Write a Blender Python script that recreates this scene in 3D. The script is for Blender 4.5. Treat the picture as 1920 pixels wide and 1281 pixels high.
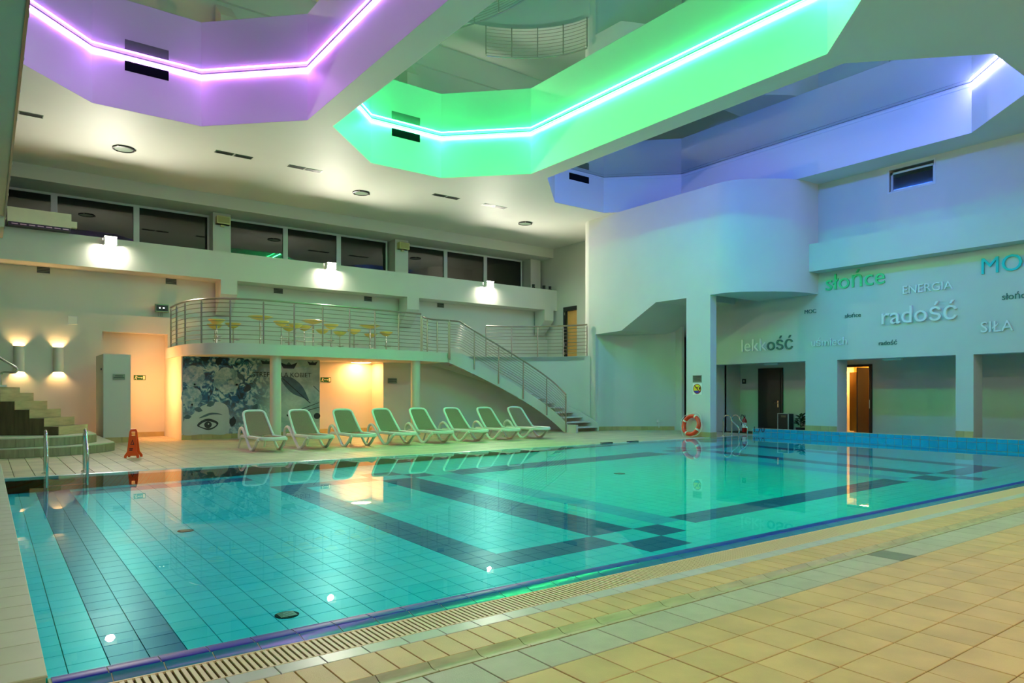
import bpy, math, random
from mathutils import Vector, Matrix
from mathutils.geometry import tessellate_polygon
random.seed(7)
for o in list(bpy.data.objects):
    bpy.data.objects.remove(o)
SC = bpy.context.scene
COL = SC.collection
PI = math.pi

# ---------------------------------------------------------------- camera, world, exposure
HC = 1.43
YAW = math.radians(36.845)
cd = bpy.data.cameras.new('camera')
cd.sensor_width = 36.0
cd.lens = 1317.0 / 1920.0 * 36.0
cd.shift_y = (740.2 - 640.5) / 1920.0
cd.clip_end = 200
cam = bpy.data.objects.new('camera', cd)
COL.objects.link(cam)
cam.location = (0, 0, HC)
cam.rotation_euler = (PI / 2, 0, -YAW)
SC.camera = cam
wd = bpy.data.worlds.new('world')
SC.world = wd
wd.use_nodes = True
wd.node_tree.nodes['Background'].inputs[0].default_value = (0.10, 0.13, 0.16, 1)
wd.node_tree.nodes['Background'].inputs[1].default_value = 0.05
SC.view_settings.view_transform = 'Standard'
SC.view_settings.look = 'None'
SC.view_settings.gamma = 1
SC.view_settings.use_curve_mapping = False
SC.view_settings.exposure = 0.5
SC.cycles.use_denoising = True
SC.cycles.max_bounces = 9
SC.cycles.diffuse_bounces = 4
SC.cycles.glossy_bounces = 4
SC.cycles.transparent_max_bounces = 12
SC.cycles.caustics_reflective = False
SC.cycles.caustics_refractive = False
SC.cycles.sample_clamp_indirect = 6.0
SC.cycles.sample_clamp_direct = 0.0
# light levels: wall floods, LED coves, warm lamps, added downlights
FLOOD, LED, WARM, DOWN = 360.0, 4.2, 3.2, 270.0

FWD = Vector((math.sin(YAW), math.cos(YAW), 0))
RGT = Vector((math.cos(YAW), -math.sin(YAW), 0))
def project(p):
    v = Vector(p) - Vector((0, 0, HC))
    d = v.dot(FWD)
    if d < 0.05:
        return None
    return 960 + 1317 * v.dot(RGT) / d, 740.2 - 1317 * v.z / d, d
def in_view(p, m=30):
    q = project(p)
    return q is not None and -m < q[0] < 1920 + m and -m < q[1] < 1281 + m

# ---------------------------------------------------------------- materials
def lin(r, g, b):
    f = lambda c: (c / 255 / 12.92) if c / 255 <= 0.04045 else ((c / 255 + 0.055) / 1.055) ** 2.4
    return (f(r), f(g), f(b), 1.0)
def material(name, col, rough=0.5, metal=0.0, var=0.0, scale=3.0, bump=0.0, bscale=60.0, rnd=0.0, spec=0.5,
             col2=None, stretch=None, coat=0.0):
    m = bpy.data.materials.new(name); m.use_nodes = True
    nt = m.node_tree; b = nt.nodes['Principled BSDF']
    b.inputs['Base Color'].default_value = col
    b.inputs['Roughness'].default_value = rough
    b.inputs['Metallic'].default_value = metal
    b.inputs['Specular IOR Level'].default_value = spec
    b.inputs['Coat Weight'].default_value = coat
    tc = nt.nodes.new('ShaderNodeTexCoord')
    src = tc.outputs['Object']
    if stretch:
        mp = nt.nodes.new('ShaderNodeMapping'); mp.inputs['Scale'].default_value = stretch
        nt.links.new(src, mp.inputs['Vector']); src = mp.outputs['Vector']
    out = None
    if var > 0:
        n = nt.nodes.new('ShaderNodeTexNoise'); n.inputs['Scale'].default_value = scale
        n.inputs['Detail'].default_value = 5
        nt.links.new(src, n.inputs['Vector'])
        if rnd > 0:
            oi = nt.nodes.new('ShaderNodeObjectInfo')
            sh = nt.nodes.new('ShaderNodeVectorMath'); sh.operation = 'ADD'
            sc_ = nt.nodes.new('ShaderNodeMath'); sc_.operation = 'MULTIPLY'; sc_.inputs[1].default_value = 40
            nt.links.new(oi.outputs['Random'], sc_.inputs[0])
            nt.links.new(src, sh.inputs[0]); nt.links.new(sc_.outputs[0], sh.inputs[1])
            nt.links.new(sh.outputs[0], n.inputs['Vector'])
        rp = nt.nodes.new('ShaderNodeValToRGB')
        c2 = col2 or tuple(max(0, c * (1 - var)) for c in col[:3]) + (1,)
        c1 = col if col2 else tuple(min(1, c * (1 + var * 0.6)) for c in col[:3]) + (1,)
        rp.color_ramp.elements[0].position = 0.32; rp.color_ramp.elements[0].color = c2
        rp.color_ramp.elements[1].position = 0.68; rp.color_ramp.elements[1].color = c1
        nt.links.new(n.outputs['Fac'], rp.inputs['Fac'])
        out = rp.outputs['Color']
    if rnd > 0:
        oi = nt.nodes.new('ShaderNodeObjectInfo')
        ge = nt.nodes.new('ShaderNodeNewGeometry')
        ad = nt.nodes.new('ShaderNodeMath'); ad.operation = 'ADD'
        nt.links.new(oi.outputs['Random'], ad.inputs[0]); nt.links.new(ge.outputs['Random Per Island'], ad.inputs[1])
        fr = nt.nodes.new('ShaderNodeMath'); fr.operation = 'FRACT'; nt.links.new(ad.outputs[0], fr.inputs[0])
        mr = nt.nodes.new('ShaderNodeMapRange')
        mr.inputs['To Min'].default_value = 1 - rnd; mr.inputs['To Max'].default_value = 1 + rnd * 0.6
        nt.links.new(fr.outputs[0], mr.inputs['Value'])
        mx = nt.nodes.new('ShaderNodeVectorMath'); mx.operation = 'SCALE'
        if out is not None: nt.links.new(out, mx.inputs[0])
        else: mx.inputs[0].default_value = col[:3]
        nt.links.new(mr.outputs['Result'], mx.inputs['Scale'])
        out = mx.outputs[0]
    if out is not None:
        nt.links.new(out, b.inputs['Base Color'])
    if bump > 0:
        n2 = nt.nodes.new('ShaderNodeTexNoise'); n2.inputs['Scale'].default_value = bscale
        n2.inputs['Detail'].default_value = 3
        nt.links.new(src, n2.inputs['Vector'])
        bp = nt.nodes.new('ShaderNodeBump'); bp.inputs['Strength'].default_value = bump
        bp.inputs['Distance'].default_value = 0.02
        nt.links.new(n2.outputs['Fac'], bp.inputs['Height'])
        nt.links.new(bp.outputs['Normal'], b.inputs['Normal'])
    return m
def glow(name, col, strength, col2=None, scale=30.0):
    m = bpy.data.materials.new(name); m.use_nodes = True
    nt = m.node_tree; nt.nodes.remove(nt.nodes['Principled BSDF'])
    e = nt.nodes.new('ShaderNodeEmission')
    e.inputs['Color'].default_value = col; e.inputs['Strength'].default_value = strength
    if col2:
        tc = nt.nodes.new('ShaderNodeTexCoord')
        n = nt.nodes.new('ShaderNodeTexNoise'); n.inputs['Scale'].default_value = scale
        nt.links.new(tc.outputs['Object'], n.inputs['Vector'])
        rp = nt.nodes.new('ShaderNodeValToRGB')
        rp.color_ramp.elements[0].position = 0.42; rp.color_ramp.elements[0].color = col2
        rp.color_ramp.elements[1].position = 0.56; rp.color_ramp.elements[1].color = col
        nt.links.new(n.outputs['Fac'], rp.inputs['Fac']); nt.links.new(rp.outputs['Color'], e.inputs['Color'])
    nt.links.new(e.outputs[0], nt.nodes['Material Output'].inputs['Surface'])
    return m
def gloss_mix(name, base, fac, rough=0.02, gcol=(1, 1, 1, 1)):
    m = bpy.data.materials.new(name); m.use_nodes = True
    nt = m.node_tree; b = nt.nodes['Principled BSDF']
    b.inputs['Base Color'].default_value = base; b.inputs['Roughness'].default_value = 0.6
    b.inputs['Specular IOR Level'].default_value = 0.0
    g = nt.nodes.new('ShaderNodeBsdfGlossy'); g.inputs['Roughness'].default_value = rough
    g.inputs['Color'].default_value = gcol
    mx = nt.nodes.new('ShaderNodeMixShader'); mx.inputs[0].default_value = fac
    nt.links.new(b.outputs[0], mx.inputs[1]); nt.links.new(g.outputs[0], mx.inputs[2])
    nt.links.new(mx.outputs[0], nt.nodes['Material Output'].inputs['Surface'])
    return m
def see_through(name, tint, ior, ripple=0.0, rough=0.0, glossy=(1, 1, 1, 1), glare=1.0, power=5.0):
    m = bpy.data.materials.new(name); m.use_nodes = True
    nt = m.node_tree; nt.nodes.remove(nt.nodes['Principled BSDF'])
    t = nt.nodes.new('ShaderNodeBsdfTransparent'); t.inputs['Color'].default_value = tint
    g = nt.nodes.new('ShaderNodeBsdfGlossy'); g.inputs['Roughness'].default_value = rough
    g.inputs['Color'].default_value = glossy
    lw_ = nt.nodes.new('ShaderNodeLayerWeight'); lw_.inputs['Blend'].default_value = 0.5
    pw = nt.nodes.new('ShaderNodeMath'); pw.operation = 'POWER'; pw.inputs[1].default_value = power
    nt.links.new(lw_.outputs['Facing'], pw.inputs[0])
    f0 = ((ior - 1) / (ior + 1)) ** 2
    f = nt.nodes.new('ShaderNodeMath'); f.operation = 'MULTIPLY_ADD'; f.inputs[1].default_value = (1 - f0) * glare; f.inputs[2].default_value = f0; f.use_clamp = True
    nt.links.new(pw.outputs[0], f.inputs[0])
    mx = nt.nodes.new('ShaderNodeMixShader')
    nt.links.new(f.outputs[0], mx.inputs[0]); nt.links.new(t.outputs[0], mx.inputs[1]); nt.links.new(g.outputs[0], mx.inputs[2])
    if ripple:
        tc = nt.nodes.new('ShaderNodeTexCoord')
        n = nt.nodes.new('ShaderNodeTexNoise'); n.inputs['Scale'].default_value = 1.6; n.inputs['Detail'].default_value = 2
        nt.links.new(tc.outputs['Object'], n.inputs['Vector'])
        bp = nt.nodes.new('ShaderNodeBump'); bp.inputs['Strength'].default_value = ripple; bp.inputs['Distance'].default_value = 0.01
        nt.links.new(n.outputs['Fac'], bp.inputs['Height'])
        nt.links.new(bp.outputs['Normal'], g.inputs['Normal'])
    nt.links.new(mx.outputs[0], nt.nodes['Material Output'].inputs['Surface'])
    return m

M = {}
M['plaster'] = material('plaster', (0.63, 0.64, 0.56, 1), 0.75, var=0.03, scale=0.7, bump=0.05, bscale=90, spec=0.2)
M['ceiling'] = material('ceiling_paint', (0.68, 0.69, 0.62, 1), 0.6, var=0.03, scale=0.5, spec=0.25)
M['coffer'] = material('coffer_paint', (0.80, 0.80, 0.80, 1), 0.45, spec=0.35)
M['film'] = gloss_mix('stretch_film', (0.27, 0.31, 0.29, 1), 0.48, 0.006, (0.95, 1, 0.97, 1))
M['film_blue'] = M['film']
M['beige_tile'] = material('beige_stoneware', lin(220, 186, 128), 0.42, var=0.16, scale=2.6, bump=0.12, bscale=160, rnd=0.03, spec=0.4)
M['grey_tile'] = material('grey_stoneware', lin(188, 188, 168), 0.45, var=0.08, scale=7, bump=0.2, bscale=120, rnd=0.06)
M['dark_tile'] = material('dark_grey_stoneware', lin(128, 132, 112), 0.45, var=0.1, scale=7, bump=0.2, bscale=120)
M['far_tile'] = material('worn_beige_tile', lin(205, 190, 152), 0.4, var=0.16, scale=1.1, bump=0.05, rnd=0.07, stretch=(1, 2.2, 1))
M['groove'] = material('channel_ceramic', lin(190, 182, 138), 0.42, var=0.22, scale=9, stretch=(0.5, 2, 1), spec=0.6, rnd=0.04)
M['white_tile'] = material('white_edge_tile', lin(200, 205, 200), 0.3, var=0.06, scale=9, rnd=0.05)
M['grout'] = material('dark_grout', lin(92, 78, 50), 0.9, spec=0.1)
M['light_grout'] = material('light_grout', lin(206, 206, 180), 0.8, spec=0.1)
M['grate'] = material('grate_plastic', lin(236, 214, 176), 0.45)
M['gutter'] = material('gutter_brown', lin(70, 48, 26), 0.9, spec=0.1)  # dark brown for the trough and grate bearers
M['aqua_tile'] = material('turquoise_pool_tile', (0.002, 0.66, 0.80, 1), 0.35, var=0.05, scale=2, rnd=0.03, spec=0.2)
M['navy_tile'] = material('navy_pool_tile', (0.001, 0.075, 0.27, 1), 0.35, var=0.05, scale=3, rnd=0.05, spec=0.2)
M['soft_tile'] = material('mid_blue_pool_tile', (0.003, 0.38, 0.70, 1), 0.35, rnd=0.03, spec=0.2)
M['aqua_grout'] = material('pool_grout', lin(40, 150, 125), 0.8, spec=0.1)
M['coping_navy'] = material('navy_glazed_tile', lin(8, 40, 170), 0.38, spec=0.22, rnd=0.08)
M['coping_teal'] = material('blue_glazed_tile', lin(20, 124, 165), 0.2, spec=0.6, rnd=0.05)
M['end_tile'] = material('light_blue_glazed_tile', lin(8, 168, 205), 0.25, rnd=0.07)
M['block_tile'] = material('pale_stone_tile', lin(196, 200, 172), 0.45, var=0.05, scale=5, rnd=0.03)
M['chrome'] = material('polished_steel', (0.72, 0.70, 0.64, 1), 0.16, 1.0)
M['steel'] = material('satin_steel', (0.38, 0.34, 0.27, 1), 0.34, 1.0)
M['white_plastic'] = material('white_resin', lin(226, 234, 222), 0.4)
M['sling'] = material('olive_mesh_fabric', lin(152, 120, 98), 0.8, var=0.08, scale=40, spec=0.2)
M['orange'] = material('orange_plastic', lin(238, 84, 14), 0.4)
M['ring'] = material('ring_orange', lin(240, 62, 14), 0.42, var=0.06, scale=5)
M['white_band'] = material('reflective_band', lin(232, 226, 200), 0.5)
M['rope'] = material('white_rope', lin(228, 224, 206), 0.8)
M['yellow'] = material('yellow_resin', lin(255, 222, 110), 0.3)
M['black'] = material('black_matt', (0.006, 0.006, 0.008, 1), 0.45)
M['gutter_black'] = material('drain_black', (0.004, 0.012, 0.010, 1), 0.8, spec=0.1)
M['dark_wood'] = material('dark_wenge', (0.010, 0.008, 0.007, 1), 0.4, var=0.3, scale=4, stretch=(6, 6, 0.6))
M['plank'] = material('dark_wood_tile', lin(98, 84, 52), 0.5, var=0.35, scale=2.5, stretch=(5, 5, 0.7), rnd=0.12)
M['riser'] = material('light_wood_tile', lin(208, 182, 138), 0.45, var=0.22, scale=2.0, stretch=(1, 1, 6), rnd=0.1)
M['kerb_tile'] = material('grey_wood_tile', lin(150, 142, 108), 0.45, var=0.25, scale=3, stretch=(5, 5, 0.7), rnd=0.12)
M['skirting'] = material('skirting_tile', lin(188, 170, 110), 0.4, var=0.15, scale=3, rnd=0.1)
M['glass'] = see_through('night_glass', (0.35, 0.4, 0.38, 1), 1.75, rough=0.0)
M['night'] = material('dark_room', (0.006, 0.008, 0.010, 1), 0.9, spec=0.0)
M['frame'] = material('white_window_frame', lin(205, 210, 205), 0.35)
M['unit'] = material('painted_duct', lin(214, 212, 178), 0.5, var=0.04, scale=4)
M['speaker'] = material('cream_speaker', lin(206, 200, 140), 0.5)
M['grille'] = material('speaker_mesh', lin(176, 172, 110), 0.7)
M['lens'] = material('lamp_lens', lin(150, 172, 150), 0.25)
M['wood_door'] = material('honey_wood', lin(206, 148, 62), 0.4, var=0.1, scale=2, stretch=(4, 4, 0.6))
M['green_sign'] = material('sign_green', lin(0, 92, 26), 0.4)
M['cream_sign'] = material('sign_cream', lin(238, 236, 190), 0.4)
M['plate'] = material('brushed_plate', lin(120, 138, 116), 0.35, 0.4)
M['ink'] = material('print_ink', lin(22, 34, 36), 0.6)
M['sign_white'] = material('sign_white', lin(236, 236, 222), 0.5)
M['sign_yellow'] = material('sign_yellow', lin(238, 208, 20), 0.5)
M['sign_red'] = material('sign_red', lin(150, 14, 20), 0.5)
M['sign_blue'] = material('sign_blue', lin(24, 40, 150), 0.5)
M['ext_red'] = material('extinguisher_red', lin(170, 20, 14), 0.3)
M['leaf'] = material('plant_leaf', lin(30, 58, 20), 0.5, rnd=0.3)
M['water'] = see_through('pool_water', (0.55, 0.985, 0.98, 1), 1.33, ripple=0.03, rough=0.0, glare=1.45, power=11.5)
M['letter_grey'] = material('letter_wall_paint', (0.82, 0.84, 0.78, 1), 0.5, spec=0.3)
M['letter_dark'] = material('letter_dark_reflection', lin(70, 110, 96), 0.5)  # pale, dark, green and cyan colours imitate reflections in mirror-like letters
M['letter_pale'] = material('letter_bright_reflection', (0.93, 0.93, 0.84, 1), 0.35)
M['letter_green_reflection'] = material('letter_green_reflection', lin(70, 205, 130), 0.4)
M['letter_cyan_reflection'] = material('letter_cyan_reflection', lin(0, 196, 196), 0.4)

# ---------------------------------------------------------------- mesh building
class MB:
    def __init__(self):
        self.v = []; self.f = []; self.m = []; self.cur = 0
    def add(self, vs, fs):
        k = len(self.v); self.v += [tuple(p) for p in vs]
        self.f += [tuple(i + k for i in f) for f in fs]; self.m += [self.cur] * len(fs)
        return self
    def box(self, x0, x1, y0, y1, z0, z1):
        vs = [(x, y, z) for z in (z0, z1) for y in (y0, y1) for x in (x0, x1)]
        return self.add(vs, [(0, 2, 3, 1), (4, 5, 7, 6), (0, 1, 5, 4), (2, 6, 7, 3), (0, 4, 6, 2), (1, 3, 7, 5)])
    def tile(self, x0, x1, y0, y1, z0, z1, b=0.003):
        vs = [(x, y, z0) for y in (y0, y1) for x in (x0, x1)] + [(x, y, z1 - b) for y in (y0, y1) for x in (x0, x1)]
        vs += [(x, y, z1) for y in (y0 + b, y1 - b) for x in (x0 + b, x1 - b)]
        fs = []
        for a in (0, 4):
            fs += [(a, a + 1, a + 5, a + 4), (a + 1, a + 3, a + 7, a + 5), (a + 3, a + 2, a + 6, a + 7), (a + 2, a, a + 4, a + 6)]
        fs.append((8, 9, 11, 10))
        return self.add(vs, fs)
    def prism(self, poly, lo, hi, axis='z', caps=True):
        def P(p, t):
            if axis == 'z': return (p[0], p[1], t)
            if axis == 'x': return (t, p[0], p[1])
            return (p[0], t, p[1])
        n = len(poly)
        vs = [P(p, lo) for p in poly] + [P(p, hi) for p in poly]
        fs = [(i, (i + 1) % n, (i + 1) % n + n, i + n) for i in range(n)]
        if caps:
            tr = tessellate_polygon([[Vector((p[0], p[1], 0)) for p in poly]])
            fs += [tuple(t) for t in tr] + [tuple(i + n for i in reversed(t)) for t in tr]
        return self.add(vs, fs)
    def plate(self, outer, holes, z):
        pts = list(outer) + [p for h in holes for p in h]
        tr = tessellate_polygon([[Vector((p[0], p[1], 0)) for p in outer]] + [[Vector((p[0], p[1], 0)) for p in h] for h in holes])
        return self.add([(p[0], p[1], z) for p in pts], [tuple(t) for t in tr])
    def ribbon(self, pts, z0, z1):
        n = len(pts)
        f0 = z0 if callable(z0) else (lambda i: z0)
        f1 = z1 if callable(z1) else (lambda i: z1)
        vs = [(p[0], p[1], f0(i)) for i, p in enumerate(pts)] + [(p[0], p[1], f1(i)) for i, p in enumerate(pts)]
        return self.add(vs, [(i, i + 1, i + 1 + n, i + n) for i in range(n - 1)])
    def tube(self, pts, r, n=8, closed=False, flat=1.0, up=None):
        pts = [Vector(p) for p in pts]; k = len(pts); vs = []
        nrm = None
        for i, p in enumerate(pts):
            if closed: t = (pts[(i + 1) % k] - pts[i - 1])
            else: t = (pts[min(i + 1, k - 1)] - pts[max(i - 1, 0)])
            t.normalize()
            if nrm is None:
                a = Vector(up) if up else (Vector((0, 0, 1)) if abs(t.z) < 0.9 else Vector((1, 0, 0)))
                nrm = (a - t * a.dot(t)).normalized()
            else:
                nrm = (nrm - t * nrm.dot(t)).normalized()
            bi = t.cross(nrm)
            rr = r[i] if isinstance(r, (list, tuple)) else r
            for j in range(n):
                a = 2 * PI * j / n
                vs.append(p + nrm * math.cos(a) * rr + bi * math.sin(a) * rr * flat)
        fs = []
        for i in range(k if closed else k - 1):
            for j in range(n):
                a = i * n + j; b = i * n + (j + 1) % n
                c = ((i + 1) % k) * n + (j + 1) % n; d = ((i + 1) % k) * n + j
                fs.append((a, b, c, d))
        if not closed:
            fs.append(tuple(reversed(range(n)))); fs.append(tuple((k - 1) * n + j for j in range(n)))
        return self.add(vs, fs)
    def lathe(self, prof, c=(0, 0, 0), n=20, a0=0, a1=2 * PI):
        full = abs(a1 - a0) > 6.28; k = n if full else n + 1; vs = []
        for i in range(k):
            a = a0 + (a1 - a0) * i / n
            for r, z in prof: vs.append((c[0] + r * math.cos(a), c[1] + r * math.sin(a), c[2] + z))
        m = len(prof); fs = []
        for i in range(n):
            i2 = (i + 1) % k
            for j in range(m - 1): fs.append((i * m + j, i2 * m + j, i2 * m + j + 1, i * m + j + 1))
        return self.add(vs, fs)
    def xform(self, mat):
        self.v = [tuple(mat @ Vector(p)) for p in self.v]; return self
    def mesh(self, name, mats, smooth=False):
        me = bpy.data.meshes.new(name)
        me.from_pydata(self.v, [], self.f)
        for m in (mats if isinstance(mats, (list, tuple)) else [mats]): me.materials.append(M[m] if isinstance(m, str) else m)
        if any(self.m): me.polygons.foreach_set('material_index', self.m)
        if smooth:
            me.polygons.foreach_set('use_smooth', [True] * len(self.f))
            me.update(); me.set_sharp_from_angle(angle=math.radians(38))
        me.update()
        return me
    def build(self, name, mats, parent=None, smooth=False):
        return link(name, self.mesh(name, mats, smooth), parent)
def link(name, data, parent=None, loc=None, rot=None, scale=None):
    o = bpy.data.objects.new(name, data); COL.objects.link(o)
    if parent is not None: o.parent = parent
    if loc is not None: o.location = loc
    if rot is not None: o.rotation_euler = rot
    if scale is not None: o.scale = scale
    return o
def tag(o, label, cat, group=None, kind=None):
    o['label'] = label; o['category'] = cat
    if group: o['group'] = group
    if kind: o['kind'] = kind
    return o
def thing(name, label, cat, loc=(0, 0, 0), rz=0.0, group=None):
    o = bpy.data.objects.new(name, None); COL.objects.link(o)
    o.empty_display_size = 0.1
    o.location = loc; o.rotation_euler = (0, 0, rz)
    return tag(o, label, cat, group)
def struct(o, label, cat):
    return tag(o, label, cat, kind='structure')
def box(x0, x1, y0, y1, z0, z1): return MB().box(x0, x1, y0, y1, z0, z1)
def copy_tree(src, loc, rz, label):
    r = src.copy(); COL.objects.link(r); r.location = loc; r.rotation_euler = (0, 0, rz); r['label'] = label
    for ch in list(src.children):
        c = ch.copy(); COL.objects.link(c); c.parent = r
        for g in list(ch.children):
            d = g.copy(); COL.objects.link(d); d.parent = c
    return r
def smooth_path(pts, sub=6, closed=False):
    pts = [Vector(p) for p in pts]; n = len(pts); out = []
    for i in range(n if closed else n - 1):
        p0 = pts[(i - 1) % n] if (closed or i > 0) else pts[0]
        p1 = pts[i]; p2 = pts[(i + 1) % n]
        p3 = pts[(i + 2) % n] if (closed or i + 2 < n) else pts[-1]
        for s in range(sub):
            t = s / sub
            out.append(0.5 * ((2 * p1) + (p2 - p0) * t + (2 * p0 - 5 * p1 + 4 * p2 - p3) * t * t + (3 * p1 - p0 - 3 * p2 + p3) * t ** 3))
    if not closed: out.append(pts[-1])
    return out

# measure the lettering while the scene is still empty
MEAS = {}
GLYPH = {}
def glyph_right(s):
    if s not in MEAS:
        c = bpy.data.curves.new('m', 'FONT'); c.body = s; o = bpy.data.objects.new('m', c); COL.objects.link(o)
        bpy.context.view_layer.update(); dg = bpy.context.evaluated_depsgraph_get()
        bb = o.evaluated_get(dg).bound_box
        MEAS[s] = (min(v[0] for v in bb), max(v[0] for v in bb))
        bpy.data.objects.remove(o); bpy.data.curves.remove(c)
    return MEAS[s]
def glyph_mesh(ch, ex):
    if (ch, ex) not in GLYPH:
        c = bpy.data.curves.new('m', 'FONT'); c.body = ch; c.extrude = ex; c.resolution_u = 3
        o = bpy.data.objects.new('m', c); COL.objects.link(o)
        bpy.context.view_layer.update(); dg = bpy.context.evaluated_depsgraph_get()
        GLYPH[(ch, ex)] = bpy.data.meshes.new_from_object(o.evaluated_get(dg))
        bpy.data.objects.remove(o); bpy.data.curves.remove(c)
    return GLYPH[(ch, ex)]
WORDS = [('lekkość', .022), ('MOC', .01), ('MOC', .022), ('MO', .022), ('uśmiech', .022), ('słońce', .01), ('słońce', .022), ('radość', .01), ('radość', .04), ('ENERGIA', .022), ('SIŁA', .022), ('STREFA DLA KOBIET', .002), ('1.70', .004)]
for w_, e_ in WORDS:
    for k in range(len(w_)):
        glyph_right(w_[:k + 1])
        if w_[k] != ' ': glyph_right(w_[k]); glyph_mesh(w_[k], e_)

# ================================================================ SETTING
ZC = 8.39          # hall ceiling
XR = 22.05         # right wall face
PX0, PX1, PY0, PY1 = 0.25, 21.98, 4.255, 14.75   # pool water rectangle

# ---- near deck: substrate and rows of tiles
fl = struct(box(-6, 24, -7, 3.99, -0.30, -0.012).build('floor', 'grout'), 'beige tiled pool deck in the foreground', 'floor')
T = 0.302; J = 0.006
tiles = []
y = 2.829
while y > -3:
    i0 = int((-6 - 3.287) / T)
    for i in range(i0, 62):
        x = 3.287 + i * T
        tiles.append((x, y - T, (x + T / 2, y - T / 2, 0)))
    y -= T
vis = [t for t in tiles if in_view(t[2], 60)]
vis.sort(key=lambda t: project(t[2])[2])
near = set((t[0], t[1]) for t in vis[:300])
me = MB().tile(0, T - J, 0, T - J, -0.012, 0.0).mesh('deck_tile', 'beige_tile')
rest = MB()
for t in tiles:
    if (t[0], t[1]) in near: link('deck_tile', me, fl, (t[0], t[1], random.uniform(-0.001, 0.001)))
    elif in_view(t[2], 900): rest.tile(t[0], t[0] + T - J, t[1], t[1] + T - J, -0.012, 0.0)
o = rest.build('deck_tiles', 'beige_tile', fl); o['kind'] = 'stuff'
# grey row, dark odd tile, channel, beige edge tiles, white strip
def row(name, x0, step, w, y0, y1, mat, parent, z=0.0, xm=22.0, odd=None):
    me = MB().tile(0, w, 0, y1 - y0, -0.012, z).mesh(name, mat)
    x = x0; k = 0
    while x < xm:
        if in_view((x + w / 2, (y0 + y1) / 2, 0), 120):
            m = me
            if odd and abs(x - odd) < step / 2:
                m = MB().tile(0, w, 0, y1 - y0, -0.012, z).mesh(name, 'dark_tile')
            link(name, m, parent, (x, y0, 0))
        x += step; k += 1
row('grey_tile', 3.287 - 10 * T, T, T - J, 2.829, 3.125, 'grey_tile', fl, odd=6.3)
row('edge_tile', 0.366, 0.152, 0.147, 3.285, 3.582, 'beige_tile', fl)
row('white_strip_tile', 0.225, 0.2475, 0.244, 3.588, 3.712, 'white_tile', fl)
prof = [(3.135, -0.012), (3.135, 0.0), (3.150, 0.0), (3.168, -0.008), (3.195, -0.012), (3.222, -0.008), (3.245, 0.004), (3.262, 0.009), (3.281, 0.0), (3.281, -0.012)]
me = MB().prism(prof, 0, 0.299, 'x').mesh('drain_channel', 'groove', True)
x = 0.06
while x < 22:
    if in_view((x, 3.2, 0), 120): link('drain_channel', me, fl, (x, 0, 0))
    x += 0.304
# overflow gutter and its grate
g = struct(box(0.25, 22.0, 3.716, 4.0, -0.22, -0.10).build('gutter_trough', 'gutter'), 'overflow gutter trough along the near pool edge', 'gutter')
mb = MB(); x = 0.25
while x < 22.0:
    mb.box(x, x + 0.0215, 3.722, 3.982, -0.028, -0.002); x += 0.0352
o = mb.build('grate_slats', 'grate', g); o['kind'] = 'stuff'
mb = MB(); mb.box(0.25, 22, 3.715, 3.724, -0.03, 0.0); mb.box(0.25, 22, 3.978, 3.99, -0.03, 0.0)
mb.build('grate_rim', 'grate', g)
mb = MB()
for yy in (3.79, 3.85, 3.91): mb.box(0.25, 22, yy, yy + 0.012, -0.05, -0.026)
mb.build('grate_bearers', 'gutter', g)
# coping: navy nose tile and sloping glazed blue tile
p1 = [(4.126, -0.030), (4.126, 0.002), (4.136, 0.006), (4.200, 0.004), (4.240, 0.000), (4.256, -0.012), (4.256, -0.07)]
p2 = [(3.990, -0.034), (3.990, -0.024), (4.000, -0.018), (4.060, -0.012), (4.105, -0.004), (4.123, 0.003), (4.123, -0.034)]
bed = [(3.992, -0.5)] + [(a, b - .004) for a, b in p2[1:-1]] + [(a, b - .004) for a, b in p1[1:-1]] + [(4.252, -0.5)]
cop = struct(MB().prism(bed, 0.25, 22.0, 'x').build('pool_coping', 'light_grout'), 'navy and blue glazed tile coping of the near pool edge', 'coping')
p1 = [(4.126, -0.030), (4.126, 0.002), (4.136, 0.006), (4.200, 0.004), (4.240, 0.000), (4.256, -0.012), (4.256, -0.07)]
p2 = [(3.990, -0.034), (3.990, -0.024), (4.000, -0.018), (4.060, -0.012), (4.105, -0.004), (4.123, 0.003), (4.123, -0.034)]
m1 = MB().prism(p1, 0, 0.2395, 'x').mesh('coping_tile', 'coping_navy', True)
m2 = MB().prism(p2, 0, 0.2395, 'x').mesh('sloping_tile', 'coping_teal', True)
x = 0.264
while x < 22:
    if in_view((x, 4.2, 0), 200):
        link('coping_tile', m1, cop, (x, 0, 0)); link('sloping_tile', m2, cop, (x + 0.01, 0, 0))
    x += 0.2455

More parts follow.
